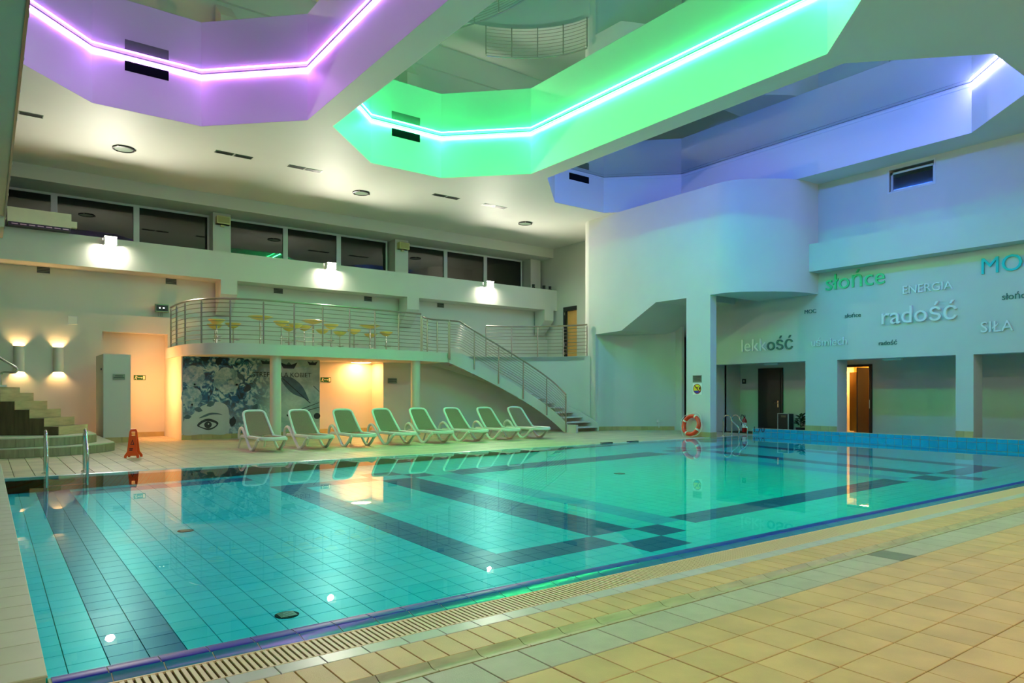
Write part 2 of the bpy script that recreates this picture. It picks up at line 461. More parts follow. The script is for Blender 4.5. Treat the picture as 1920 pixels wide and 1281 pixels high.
# ---- pool basin: floor that slopes gently, tiled
PA, PB, PC = -0.587, 0.01395, 0.02107
def fz(x, y): return min(PA + PB * x + PC * y, -0.06)
basin = struct(MB().add([(PX0, PY0, fz(PX0, PY0) - 0.008), (PX1, PY0, fz(PX1, PY0) - 0.008), (PX1, PY1, fz(PX1, PY1) - 0.008), (PX0, PY1, fz(PX0, PY1) - 0.008)], [(0, 1, 2, 3)]).build('pool_floor', 'aqua_grout'),
               'turquoise tiled floor of the swimming pool with navy markings', 'pool floor')
P = 0.2475
def marking(x, y):
    """0 turquoise, 1 navy, 2 mid blue"""
    for xm in (0, 1):
        for ym in (0, 1):
            X = 22.24 - x if xm else x; Y = 19.0 - y if ym else y
            if 0.70 < X < 1.20: return 1
            if 4.07 < X < 4.57 and 6.1 < Y < 9.6: return 1
            if 4.07 < X < 6.20 and 6.05 < Y < 6.58: return 1
            if 6.20 < X < 6.78 and 6.62 < Y < 9.6: return 1
            if 6.78 < X < 7.40 and 6.10 < Y < 6.62: return 1
            if 6.20 < X < 6.78 and 5.55 < Y < 6.10: return 1
            if 7.95 < X < 11.2 and 6.15 < Y < 6.68: return 1
            if 1.20 < X < 4.07 and 4.5 < Y < 5.0 and ym: return 1
            if 7.40 < X < 7.95 and 6.62 < Y < 9.6: return 2
    return 0
cells = []
nx = int((PX1 - PX0) / P); ny = int((PY1 - PY0) / P)
for i in range(nx + 1):
    for j in range(ny + 1):
        x0 = 0.205 + i * P; y0 = 4.29 + j * P
        x1 = min(x0 + P - 0.007, PX1 - 0.01); y1 = min(y0 + P - 0.007, PY1 - 0.01); x0 = max(x0, PX0 + 0.01)
        if x1 - x0 < 0.03 or y1 - y0 < 0.03: continue
        cells.append((x0, x1, y0, y1, marking((x0 + x1) / 2, (y0 + y1) / 2)))
cv = [c for c in cells if c[2] > 5.3 and in_view(((c[0] + c[1]) / 2, (c[2] + c[3]) / 2, -0.3), 5)]
cv.sort(key=lambda c: project(((c[0] + c[1]) / 2, (c[2] + c[3]) / 2, -0.4))[2])
near = set((c[0], c[2]) for c in cv[:300])
me = []
for m in ('aqua_tile', 'navy_tile', 'soft_tile'):
    w = P - 0.007
    me.append(MB().add([(0, 0, 0), (w, 0, PB * w), (w, w, (PB + PC) * w), (0, w, PC * w), (0, 0, -0.01), (w, 0, -0.01), (w, w, -0.01), (0, w, -0.01)],
              [(0, 1, 2, 3), (4, 5, 1, 0), (5, 6, 2, 1), (6, 7, 3, 2), (7, 4, 0, 3)]).mesh('pool_tile', m))
mbs = [MB(), MB(), MB()]
for c in cells:
    x0, x1, y0, y1, k = c
    if (x0, y0) in near and x1 - x0 > 0.23: link('pool_tile', me[k], basin, (x0, y0, fz(x0, y0)))
    else:
        mbs[k].add([(x0, y0, fz(x0, y0)), (x1, y0, fz(x1, y0)), (x1, y1, fz(x1, y1)), (x0, y1, fz(x0, y1)),
                    (x0, y0, fz(x0, y0) - .012), (x1, y0, fz(x1, y0) - .012), (x1, y1, fz(x1, y1) - .012), (x0, y1, fz(x0, y1) - .012)],
                   [(0, 1, 2, 3), (4, 5, 1, 0), (5, 6, 2, 1), (6, 7, 3, 2), (7, 4, 0, 3)])
for mb, n, m in zip(mbs, ('turquoise_tiles', 'navy_tiles', 'mid_blue_tiles'), ('aqua_tile', 'navy_tile', 'soft_tile')):
    o = mb.build(n, m, basin); o['kind'] = 'stuff'
# basin walls
struct(box(PX0, PX1, PY1, PY1 + 0.06, -0.65, -0.012).build('pool_wall', 'aqua_tile'), 'submerged turquoise wall along the far side of the pool', 'pool wall')
struct(box(PX0 - 0.06, PX0, PY0, PY1, -0.75, 0.0).build('pool_wall', 'aqua_tile'), 'submerged turquoise wall at the left end of the pool', 'pool wall')
def drain(x, y, r, lab):
    d = thing('floor_drain', lab, 'drain', (x, y, fz(x, y) + 0.002), 0, 'pool floor drains')
    MB().lathe([(0, .003), (r * .8, .003), (r, .001), (r, -.004)], n=24).build('drain_cover', 'gutter_black', d)
    mb = MB()
    for k in range(-2, 3): mb.box(-r * .7, r * .7, k * r * .28 - .006, k * r * .28 + .006, .002, .006)
    o = mb.build('drain_slots', 'steel', d); o['kind'] = 'stuff'
drain(2.04, 5.90, 0.10, 'dark round drain on the pool floor nearest the front grate')
drain(2.09, 9.9, 0.10, 'small round drain on the pool floor beside the left navy stripe')
drain(10.6, 10.4, 0.12, 'dark drain far out on the pool floor below the stair reflection')
drain(15.6, 10.9, 0.12, 'dark drain on the pool floor in front of the life ring')
wt = tag(MB().add([(PX0, PY0, 0), (PX1, PY0, 0), (PX1, PY1 - .001, 0), (PX0, PY1 - .001, 0)], [(0, 1, 2, 3)]).build('pool_water', 'water'),
         'calm clear turquoise water filling the swimming pool', 'water', kind='stuff')

# ---- raised end walls
lb = struct(box(-5.2, 0.205, 3.59, 14.93, -0.3, 0.218).build('pool_end_wall', 'block_tile'), 'pale raised end wall of the pool at the left edge', 'end wall')
me = MB().tile(0, 0.9, 0, 0.252, 0, 0.012, 0.004).mesh('block_tile', 'block_tile')
y = 3.596 - 0.0
while y < 14.9:
    link('block_tile', me, lb, (-0.688, y, 0.218)); y += 0.2555
rb = struct(box(PX1 + 0.012, XR + 0.02, 3.6, 14.98, -0.7, 0.222).build('pool_end_wall', 'light_grout'), 'light blue tiled raised end wall of the pool below the pillars', 'end wall')
w = 0.245
m_t = MB().box(0, 0.014, 0, w - .014, 0, 0.106).mesh('end_wall_tile', 'end_tile')
m_b = MB().box(0, 0.014, 0, w - .014, 0, 0.20).mesh('end_wall_tile', 'end_tile')
y = 14.97 - w; k = 0
while y > 3.7:
    link('end_wall_tile', m_t, rb, (PX1, y, 0.114)); link('end_wall_tile', m_b, rb, (PX1, y, -0.095)); y -= w; k += 1
box(PX1 - 0.004, XR + 0.03, 3.6, 14.98, 0.222, 0.234).build('cap_strip', 'light_grout', rb)

# ---- far deck
fd = struct(box(-6, 24.2, PY1, 27.2, -0.3, -0.012).build('floor', 'grout'), 'beige tiled deck on the far side of the pool with the loungers', 'floor')
mb = MB()
y = PY1 + 0.16
while y < 26.6:
    x = 0.1
    while x < 22.4:
        mb.tile(x, x + T - 0.008, y, y + T - 0.008, -0.012, 0.0)
        x += T
    y += T
o = mb.build('far_deck_tiles', 'far_tile', fd); o['kind'] = 'stuff'
mb = MB(); mb.prism([(PY1 - .01, -.05), (PY1 - .01, -.004), (PY1 + .03, .006), (PY1 + .15, -.002), (PY1 + .15, -.03)], 0.2, 21.98, 'x')
mb.build('edge_strip', 'white_tile', fd)
for xa in (14.36, 15.46):
    tag(box(xa, xa + 0.42, PY1 + 0.02, PY1 + 0.12, 0.004, 0.03).build('lane_cover', 'black'), 'black cover strip on the far pool edge, ' + ('left' if xa < 15 else 'right') + ' one of two', 'cover', 'cover strips')

# ---- ceiling with three coffers
def octo(x0):
    x1 = x0 + 6.55; c = 2.05; ya, yb = 5.57, 19.41
    return [(x0 + c, ya), (x1 - c, ya), (x1, ya + c), (x1, yb - c), (x1 - c, yb), (x0 + c, yb), (x0, yb - c), (x0, ya + c)]
CX = [-0.02, 7.205, 14.43]
ZT = 9.74
mb = MB()
mb.plate([(-6, -7.4), (25.8, -7.4), (25.8, 27.6), (-6, 27.6)], [octo(x) for x in CX], ZC)
ce = struct(mb.build('ceiling', 'ceiling'), 'white hall ceiling with three recessed coffers', 'ceiling')
box(-6.3, 25.8, -7.4, 27.8, ZT + 0.35, ZT + 0.45).build('roof_deck', 'ceiling', ce)
LEDMAT = {
    'purple': glow('led_purple', (0.34, 0.15, 1.0, 1), 17 * LED, (0.85, 0.22, 1.0, 1), 9),
    'green': glow('led_green', (0.035, 1.0, 0.24, 1), 66 * LED),
    'blue': glow('led_blue', (0.05, 0.17, 1.0, 1), 62 * LED),
    'blueend': glow('led_violet_blue', (0.28, 0.28, 1.0, 1), 60 * LED),
    'off': material('led_off', (0.75, 0.78, 0.8, 1), 0.4)}
for ci, (x0, colr) in enumerate(zip(CX, ('purple', 'green', 'blue'))):
    cf = thing('ceiling_coffer', 'octagonal ceiling coffer glowing ' + colr + {'purple': ' at the upper left', 'green': ' in the middle', 'blue': ' above the curved wall'}[colr], 'coffer')
    cf['kind'] = 'structure'
    oc = octo(x0); cx = x0 + 3.275; cy = 12.49
    for i in range(8):
        a, b = oc[i], oc[(i + 1) % 8]
        d = Vector((b[0] - a[0], b[1] - a[1], 0)).normalized(); nrm = Vector((d.y, -d.x, 0))
        if nrm.dot(Vector((a[0] - cx, a[1] - cy, 0))) < 0: nrm = -nrm
        e = nrm * 0.06
        q = [(a[0], a[1]), (b[0], b[1]), (b[0] + e.x, b[1] + e.y), (a[0] + e.x, a[1] + e.y)]
        MB().prism(q, ZC + 0.004, ZT).build('coffer_panel', 'coffer', cf)
        # strip
        k = 'off'
        if colr in ('purple', 'green'): k = colr
        elif i in (7, 0): k = 'blue'
        elif i == 1: k = 'blueend'
        elif i == 6: k = 'blue'
        i_n = -nrm
        s0 = Vector((a[0], a[1], 0)) + i_n * 0.004; s1 = Vector((b[0], b[1], 0)) + i_n * 0.004
        t0 = s0 + i_n * 0.018; t1 = s1 + i_n * 0.018
        zs = ZT - 0.115
        q = [(s0.x, s0.y), (s1.x, s1.y), (t1.x, t1.y), (t0.x, t0.y)]
        MB().prism(q, zs, zs + 0.020).build('led_strip', LEDMAT[k], cf)
        q2 = [(a[0], a[1]), (b[0], b[1]), (b[0] + i_n.x * .03, b[1] + i_n.y * .03), (a[0] + i_n.x * .03, a[1] + i_n.y * .03)]
        MB().prism(q2, ZT - 0.03, ZT - 0.012).build('film_bead', 'coffer', cf)
    MB().plate(oc, [], ZT).build('stretch_film', 'film', cf)
    gx = x0 + 2.74
    gr = MB().box(gx, gx + 0.98, 19.395, 19.43, 9.36, 9.60).build('air_slot', 'night', cf)

# ---- ceiling fittings
def dup_thing(proto, loc, rz, lab): return copy_tree(proto, loc, rz, lab)
def ceil_lamp(x, lab):
    t = thing('ceiling_lamp', lab, 'ceiling lamp', (x, 22.47, ZC), 0, 'round ceiling lamps')
    MB().lathe([(0.24, 0), (0.285, 0), (0.285, -.035), (0.25, -.045), (0.235, -.03), (0.235, 0)], n=28).build('trim_ring', 'black', t, True)
    MB().lathe([(0, -.03), (0.236, -.025)], n=28).build('lens', 'lens', t, True)
    for a in (0.4, 2.5, 4.6):
        MB().box(-.02, .02, .27, .31, -.04, -.01).xform(Matrix.Rotation(a, 4, 'Z')).build('clip', 'steel', t)
for x, s in ((3.12, 'left'), (10.34, 'middle'), (17.51, 'right')):
    ceil_lamp(x, s + ' one of the three round unlit lamps on the ceiling')
vents = [(0.12, 'cut off at the left edge'), (5.24, 'first pair from the left, left one'), (7.35, 'first pair from the left, right one'), (12.42, 'second pair, left one'), (14.5, 'second pair, right one')]
for x, s in vents:
    t = thing('ceiling_vent', 'double slot air vent in the ceiling, ' + s, 'vent', (x, 21.02, ZC), 0, 'ceiling vents')
    for k in (0, 1):
        a = k * 0.535
        f = MB().box(a, a + .5, 0, .22, -.012, .0).build('vent_slot', 'plate', t)
        for q in range(4): MB().box(a + .02, a + .48, .025 + q * .05, .045 + q * .05, -.018, -.010).build('vane', 'black', t)
# ---- gallery slab above the camera at the left
gs = struct(box(-6, 0.40, -7, 25.35, 6.3, 6.75).build('gallery_slab', 'plaster'), 'underside of the gallery slab at the upper left edge', 'gallery')
box(0.40, 0.44, -7, 25.35, 6.28, 6.34).build('edge_rail', 'steel', gs)
y = 8.0
me = box(0, 0.05, 0, 0.10, 0, 0.05).mesh('rail_clip', 'white_plastic')
while y < 25:
    link('rail_clip', me, gs, (0.40, y, 6.30)); y += 1.45
box(-2.0, 0.40, 23.6, 25.38, 6.0, 6.3).build('slab_downstand', 'plaster', gs)

# ---- back wall (behind loungers and balcony)
struct(box(-6, 24, 26.25, 26.6, 4.05, 6.36).build('wall_back', 'plaster'), 'upper back wall below the lamp beam', 'wall')
struct(box(-6, 3.02, 26.12, 27.0, 0, 4.05).build('wall_back', 'plaster'), 'lower back wall with the two glowing wall lamps', 'wall')
struct(box(3.02, 4.95, 26.12, 27.0, 3.48, 4.05).build('wall_back', 'plaster'), 'lintel over the orange-lit recess at the left', 'wall')
struct(box(3.02, 4.95, 26.6, 27.0, 0, 3.48).build('wall_back', 'plaster'), 'back of the orange-lit recess at the left', 'wall')
struct(box(4.95, 24, 26.12, 27.0, 0, 4.05).build('wall_back', 'plaster'), 'back wall behind the balcony', 'wall')
fa = struct(box(-6, 21.7, 25.40, 27.0, 5.41, 6.37).build('trim_1', 'plaster'), 'long beam that carries the three flood lamps', 'beam')
MB().box(-6, 21.7, 26.12, 26.3, 5.40, 5.41).build('soffit', 'plaster', fa)
hd = struct(box(-6, 21.7, 25.66, 27.6, 7.945, ZC).build('trim_2', 'plaster'), 'header band above the row of dark windows', 'beam')
for k in range(3):
    X = 6.49 + 7.225 * k
    s = ('left', 'middle', 'right')[k]
    br = struct(MB().prism([(25.405, 5.41), (25.405, 4.92), (26.12, 4.25), (26.12, 5.41)], X, X + 0.55, 'x').build('bracket', 'plaster'),
                s + ' sloped bracket under the lamp beam', 'bracket')
    pl = struct(box(X, X + 0.61, 26.45, 27.3, 6.37, 7.945).build('pillar', 'plaster'), s + ' white pillar between the dark windows', 'pillar')
# windows: three bays of three panes
wall_mid = box(-6, 24, 27.25, 27.4, 6.0, 8.2)
struct(wall_mid.build('wall_back', 'night'), 'unlit room behind the upper windows', 'wall')
wi = 0
for k, (xa, xb) in enumerate(((-0.6, 6.50), (7.10, 13.62), (14.33, 20.83))):
    wi += 1
    s = ('left', 'middle', 'right')[k]
    wn = thing('window_%d' % wi, s + ' bay of dark windows with white mullions above the beam', 'window'); wn['kind'] = 'structure'
    n = 3; ww = (xb - xa) / n
    MB().box(xa, xb, 26.98, 27.06, 7.86, 7.935).build('head_rail', 'frame', wn)
    MB().box(xa, xb, 26.98, 27.06, 6.37, 6.43).build('sill_rail', 'frame', wn)
    MB().box(xb - .07, xb, 26.98, 27.06, 6.43, 7.86).build('jamb', 'frame', wn)
    for q in range(n):
        c = xa + q * ww
        if q or k: MB().box(c - .09 if q else c, c + .09 if q else c + .07, 26.97, 27.06, 6.43, 7.86).build('mullion', 'frame', wn)
        MB().box(c + .06, c + ww - .06, 27.02, 27.03, 6.43, 7.86).build('pane', 'glass', wn)
# end wall at the right end of the landing
ew = MB(); ew.box(21.7, 22.0, 24.93, 27.6, 2.97, ZC); ew.box(21.7, 22.0, 20.4, 24.93, 5.52, ZC); ew.box(21.7, 22.0, 20.4, 24.0, 2.97, 5.52)
struct(ew.build('wall_end', 'plaster'), 'end wall of the landing with the tall doorway', 'wall')
dr = thing('door_1', 'tall dark-framed doorway at the end of the landing with an orange leaf', 'door'); dr['kind'] = 'structure'
MB().box(21.68, 21.75, 24.76, 24.93, 2.97, 5.52).build('frame_side', 'dark_wood', dr)
MB().box(21.68, 21.75, 24.0, 24.76, 5.33, 5.52).build('frame_head', 'dark_wood', dr)
MB().box(21.80, 21.85, 23.9, 24.76, 2.97, 5.33).build('door_leaf', material('orange_leaf', lin(246, 176, 96), 0.4), dr)  # plain orange leaf colour
for z in (5.15, 3.7, 3.3): MB().box(21.66, 21.70, 24.80, 24.84, z, z + .12).build('hinge', 'steel', dr)

# ---- mural volume, recesses, landing wall
CXE, CYE = 13.9, 20.0
def ell(a, b, t): return (CXE + a * math.cos(t), CYE + b * math.sin(t))
ov = [ell(5.42, 4.05, PI / 2 * k / 24) for k in range(25)]     # landing edge, foot to top
mw = MB()
mw.box(4.93, 9.44, 23.92, 26.12, 0, 2.66)
mw.box(9.44, 11.97, 25.02, 26.12, 0, 2.66)
struct(mw.build('wall_mural', 'plaster'), 'wall below the balcony carrying the mural and the lit recess', 'wall')
lwl = [(11.97, 26.1), (11.97, 24.05)] + [p for p in reversed(ov[2:])] + [(19.30, 20.62)]
mb = MB(); mb.ribbon(lwl, 0, 2.97)
lw_o = struct(mb.build('wall_landing', 'plaster', smooth=True), 'curved wall under the landing behind the stairs', 'wall')
# balcony slab and landing
bal = [(4.88, 26.12), (4.86, 25.5), (4.84, 24.6), (4.90, 23.56), (5.08, 22.85), (5.46, 22.23), (6.2, 21.86), (7.1, 21.73), (8.2, 21.75), (9.3, 21.80), (10.9, 21.92), (12.57, 22.11)]
balc = smooth_path([(p[0], p[1], 0) for p in bal[1:]], 4)
poly = [bal[0]] + [(p.x, p.y) for p in balc] + [(12.57, 22.14), (13.9, 22.50), (13.9, 24.05), (13.9, 26.12)]
mb = MB(); mb.prism(poly, 2.64, 2.985)
bs = struct(mb.build('balcony_slab', 'plaster', smooth=True), 'curved balcony slab above the mural', 'balcony')
mb = MB(); mb.prism([(13.9, 26.12)] + list(reversed(ov[3:])) + [(19.3, 20.62), (21.7, 20.62), (21.7, 26.12)], 2.80, 2.985)
struct(mb.build('landing_slab', 'plaster'), 'landing floor at the head of the stairs', 'landing')
for x, y_, s in ((7.28, 22.1, 'in front of the mural'), (12.42, 22.38, 'below the right end of the balcony')):
    c = MB().lathe([(0.17, 0), (0.17, 2.64)], n=24).build('balcony_column', 'plaster', smooth=True); c.location = (x, y_, 0)
    struct(c, 'round white column ' + s, 'column')
# skirting
def skirt(pts, name='baseboard_back', h=0.16, lab='', step=0.3):
    t = thing(name, lab, 'skirting'); t['kind'] = 'structure'
    for a, b in zip(pts[:-1], pts[1:]):
        L = math.hypot(b[0] - a[0], b[1] - a[1]); n = max(1, round(L / step)); an = math.atan2(b[1] - a[1], b[0] - a[0])
        me = MB().box(0, L / n - .004, -.014, .004, 0, h).mesh('skirting_tile', 'skirting')
        for k in range(n):
            link('skirting_tile', me, t, (a[0] + (b[0] - a[0]) * k / n, a[1] + (b[1] - a[1]) * k / n, 0), (0, 0, an))
skirt([(4.93, 23.915), (9.44, 23.915)], lab='beige skirting tiles below the mural')
skirt([(3.02, 26.595), (4.93, 26.595)], lab='beige skirting tiles in the lit recess by the wall lamps')
skirt([(9.44, 25.015), (11.96, 25.015)], lab='beige skirting tiles in the lit recess right of the mural')

# ---- right body: wall with the tall niche, rounded corner, drum
bp = [(14.75, 0), (15.75, 0), (15.75, 4.755), (17.12, 4.755), (18.84, 3.86), (20.25, 3.81), (20.25, 0), (20.62, 0), (20.62, ZC), (14.75, ZC)]
wb = struct(MB().prism(bp, 19.30, 19.62, 'x').build('wall_niche', 'plaster'), 'tall pale wall with the sloped niche above the stair foot', 'wall')
MB().prism([(15.75, 4.755), (17.12, 4.755), (18.84, 3.86), (20.25, 3.81), (20.25, 5.6), (15.75, 5.6)], 19.62, 23.6, 'x').build('niche_soffit', 'plaster', wb)
arc = [(19.30 + 0.85 - 0.85 * math.cos(a), 20.50 + 0.85 * math.sin(a)) for a in [PI / 2 * k / 12 for k in range(13)]] + [(21.7, 21.35)]
MB().ribbon(arc, 2.985, ZC).build('rounded_corner', 'plaster', wb, True)
MB().ribbon([(19.32, 20.28), (19.75, 20.18), (20.3, 19.93), (20.8, 19.62), (21.25, 19.28), (21.7, 18.95), (22.15, 18.62)], 0, 4.76).build('niche_back', 'plaster', wb, True)
MB().box(22.15, 22.3, 18.3, 18.62, 0, 4.76).build('niche_pier', 'plaster', wb)
MB().box(23.0, 23.1, 16.9, 18.6, 0, 4.76).build('niche_side', 'plaster', wb)
skirt([(19.29, 20.28), (19.75, 20.165), (20.3, 19.915), (20.8, 19.605), (21.25, 19.265), (21.7, 18.935), (22.1, 18.63)], lab='beige skirting tiles curving through the tall niche', name='baseboard_right')
drum = [(19.29, 14.76), (19.285, 14.35), (19.36, 14.02), (19.53, 13.72), (19.86, 13.40), (20.29, 13.05), (20.82, 12.72), (21.3, 12.58), (21.69, 12.54), (22.06, 12.53), (22.06, 14.76)]
dpath = smooth_path([(p[0], p[1], 0) for p in drum[:-1]], 4)
struct(MB().prism([(p.x, p.y) for p in dpath] + [(22.06, 14.76)], 4.755, ZC).build('wall_drum', 'plaster', smooth=True), 'curved blue-lit wall bulging beside the column', 'wall')
skirt([(19.288, 15.75), (19.288, 14.745)], lab='beige skirting tiles at the foot of the column with the life ring', name='baseboard_right', h=0.17)
skirt([(19.29, 14.742), (19.62, 14.742)], lab='narrow skirting tile on the pool side of the column', name='baseboard_right', h=0.17)

# ---- right wall with openings, beam, window
rw = MB()
HZ = 2.557
Yw0, Yw1, zw0, zw1 = 8.93, 10.30, 7.55, 8.31
rw.box(XR, XR + .62, -7, Yw0, HZ, ZC); rw.box(XR, XR + .62, Yw1, 16.9, HZ, ZC); rw.box(XR, XR + .62, Yw0, Yw1, HZ, zw0); rw.box(XR, XR + .62, Yw0, Yw1, zw1, ZC)
for a, b in ((11.88, 12.98), (7.96, 8.41), (3.4, 3.85), (-1.2, -0.7)): rw.box(XR, XR + .62, a, b, 0, HZ)
struct(rw.build('wall_right', 'plaster'), 'right wall with pillars and raised lettering', 'wall')
struct(box(21.53, XR, -7, 12.62, 5.445, 6.34).build('trim_3', 'plaster'), 'boxed beam along the right wall above the lettering', 'beam')
mb = MB(); mb.box(24.0, 24.2, -7, 11.72, 0, 2.7); mb.box(24.0, 24.2, 12.74, 16.9, 0, 2.7); mb.box(24.0, 24.2, 11.72, 12.74, 2.44, 2.7); mb.box(XR + .62, 24.2, -7, 16.9, 2.62, 2.72); mb.box(XR + .1, 24.2, 16.9, 17.0, 0, 2.7)
struct(mb.build('wall_corridor', 'plaster'), 'dim corridor wall behind the right pillars', 'wall')
for a, b, s in ((11.88, 12.98, 'left'), (7.96, 8.41, 'right')):
    skirt([(XR - .006, b), (XR - .006, a)], lab='beige skirting tiles at the foot of the ' + s + ' pillar', name='baseboard_right', h=0.40)
wn = thing('window_4', 'small high window with white frame in the blue-lit wall', 'window'); wn['kind'] = 'structure'
for q in ((Yw0, Yw1, zw0, zw0 + .05), (Yw0, Yw1, zw1 - .05, zw1), (Yw0, Yw0 + .05, zw0 + .05, zw1 - .05), (Yw1 - .05, Yw1, zw0 + .05, zw1 - .05)):
    MB().box(XR - .012, XR + .05, *q).build('casing', 'frame', wn)
for q in ((Yw0 + .05, Yw1 - .05, zw0 + .05, zw0 + .11), (Yw0 + .05, Yw1 - .05, zw1 - .17, zw1 - .11), (Yw0 + .05, Yw0 + .12, zw0 + .11, zw1 - .11), (Yw1 - .12, Yw1 - .05, zw0 + .11, zw1 - .11)):
    MB().box(XR + .10, XR + .15, *q).build('sash', 'frame', wn)
MB().box(XR + .12, XR + .13, Yw0 + .1, Yw1 - .1, zw0 + .1, zw1 - .1).build('pane', 'glass', wn)
MB().box(XR + .5, XR + .55, Yw0, Yw1, zw0, zw1).build('night_beyond', 'night', wn)

# ---- room behind the camera and left (closes the hall)
struct(box(-6, 25.8, -7.4, -7, -0.3, ZC).build('wall_front', 'plaster'), 'wall behind the viewer, out of the picture', 'wall')
struct(box(-6.3, -6, -7.4, 27.6, -0.3, ZC).build('wall_left', 'plaster'), 'left end wall of the hall, out of the picture', 'wall')
struct(box(25.6, 25.8, -7.4, 27.6, -0.3, ZC).build('wall_outer', 'plaster'), 'outer wall beyond the corridor', 'wall')
struct(box(-6.3, 25.8, 27.6, 27.8, -0.3, ZC).build('wall_outer', 'plaster'), 'outer wall beyond the upper windows', 'wall')

# ================================================================ LAMPS
FL_M = glow('flood_glass', (1.0, 0.93, 0.78, 1), FLOOD * 5)
def flood(x, lab, y=25.40, sgn=-1, grp='flood lamps on the long beam', z=6.19, glass=None):
    t = thing('flood_lamp', lab, 'flood lamp', (x, y, z), 0 if sgn < 0 else PI, grp)
    MB().box(-.16, .16, -.16, 0, -.06, .10).xform(Matrix.Rotation(0.0, 4, 'X')).build('housing', 'white_plastic', t)
    mb = MB().lathe([(0, .012), (.06, .010), (.11, .006), (.13, 0)], n=20)
    mb.xform(Matrix.Translation((0, -.175, .02)) @ Matrix.Rotation(math.radians(72), 4, 'X'))
    mb.build('lamp_glass', glass or FL_M, t, True)
    MB().box(-.17, .17, -.36, -.02, .175, .185).build('added_visor', 'white_plastic', t)  # hood added to keep steep light off the ceiling above
    for s_ in (-.17, .16): MB().box(s_, s_ + .01, -.30, -.02, -.05, .175).build('added_visor_side', 'white_plastic', t)
    MB().lathe([(.13, -.03), (.145, -.03), (.145, .01), (.13, .01)], n=20).xform(Matrix.Translation((0, -.175, .02)) @ Matrix.Rotation(math.radians(72), 4, 'X')).build('bezel', 'steel', t, True)
for x, s in ((3.13, 'leftmost'), (10.37, 'middle'), (17.63, 'rightmost')):
    flood(x, s + ' of the three dazzling flood lamps on the long beam')
FLOOD_B = glow('added_flood_glass', (1.0, 0.96, 0.84, 1), FLOOD * 2.2)  # extra floods added behind the viewer to brighten the right wall
for x, s in ((3.13, 'left'), (10.37, 'middle'), (17.63, 'right')):
    flood(x, s + ' added unseen flood lamp on the wall behind the viewer', -6.995, 1, 'added flood lamps behind the viewer', glass=FLOOD_B)
DOWN_M = glow('added_downlight_glass', (1.0, 0.80, 0.52, 1), DOWN)  # unseen ceiling lamps added to warm the near deck, baffled to narrow the cone
k = 0
for x in (-2.0, 1.6, 5.2, 8.8, 12.4, 16.0):
    for y_ in (0.6, -3.0):
        k += 1
        t = thing('added_downlight', 'added lit round downlight in the ceiling over the near deck, out of the picture', 'ceiling lamp', (x, y_, ZC), 0, 'added downlights over the near deck')
        MB().lathe([(.17, -.004), (.20, -.01), (.21, 0.0)], n=20).build('trim_ring', 'white_plastic', t, True)
        MB().lathe([(.17, -.20), (.17, -.004)], n=20).build('baffle', 'black', t, True)
        MB().lathe([(0, -.02), (.165, -.02)], n=20).build('lamp_glass', DOWN_M, t, True)
WARM_M = glow('warm_bulb', (1.0, 0.55, 0.22, 1), 190 * WARM)
def sconce(x, lab):
    t = thing('wall_lamp', lab, 'wall lamp', (x, 26.12, 2.13), 0, 'half-round wall lamps')
    MB().lathe([(.12, 0), (.14, 0), (.14, .78), (.12, .78), (.12, 0)], n=14, a0=PI, a1=2 * PI).build('shade', 'plaster', t, True)
    MB().lathe([(0, .60), (.05, .60), (.05, .66), (0, .66)], n=10).xform(Matrix.Translation((0, -.06, 0))).build('upper_bulb', WARM_M, t)
    MB().lathe([(0, .10), (.05, .10), (.05, .16), (0, .16)], n=10).xform(Matrix.Translation((0, -.06, 0))).build('lower_bulb', WARM_M, t)
    MB().box(-.10, .10, -.10, -.004, .36, .38).build('divider', 'plaster', t)
sconce(0.81, 'half-round wall lamp nearer the left edge, above the steps')
sconce(1.82, 'half-round wall lamp nearer the tall box')
def strip_lamp(name, lab, x0, x1, y0, y1, z, power, col=(1.0, 0.60, 0.28, 1)):
    t = thing(name, lab, 'lamp', ((x0 + x1) / 2, (y0 + y1) / 2, z))
    hx, hy = (x1 - x0) / 2, (y1 - y0) / 2
    MB().box(-hx, hx, -hy, hy, 0, .04).build('housing', 'white_plastic', t)
    MB().box(-hx + .02, hx - .02, -hy + .01, hy - .01, -.012, 0).build('diffuser', glow(name + '_glow', col, power), t)
def spot_in(lab, x, y_, z, power, r=.11):
    t = thing('recess_lamp', lab, 'lamp', (x, y_, z), 0, 'warm recess downlights')
    MB().lathe([(r, -.002), (r + .03, -.012), (r + .035, 0)], n=20).build('trim_ring', 'white_plastic', t, True)
    MB().lathe([(0, -.006), (r, -.006)], n=20).build('lamp_glass', glow('recess_glow', (1.0, 0.38, 0.115, 1), power), t, True)
t = thing('recess_lamp', 'added warm lamp out of sight on the tall box, lighting the recess', 'lamp', (3.495, 25.0, 1.75))  # unseen lamp added to light the recess
MB().box(0, .03, -.30, .30, -.25, .25).build('housing', 'white_plastic', t)
MB().box(.03, .045, -.28, .28, -.23, .23).build('diffuser', glow('box_lamp_glow', (1.0, 0.38, 0.115, 1), 30 * WARM), t)
spot_in('warm downlight under the balcony in the recess right of the mural', 11.30, 24.55, 2.64, 20 * WARM, .36)
strip_lamp('corridor_lamp', 'warm lamp in the room behind the open door', 24.6, 24.9, 12.0, 12.5, 2.5, 40 * WARM, (1, .55, .15, 1))

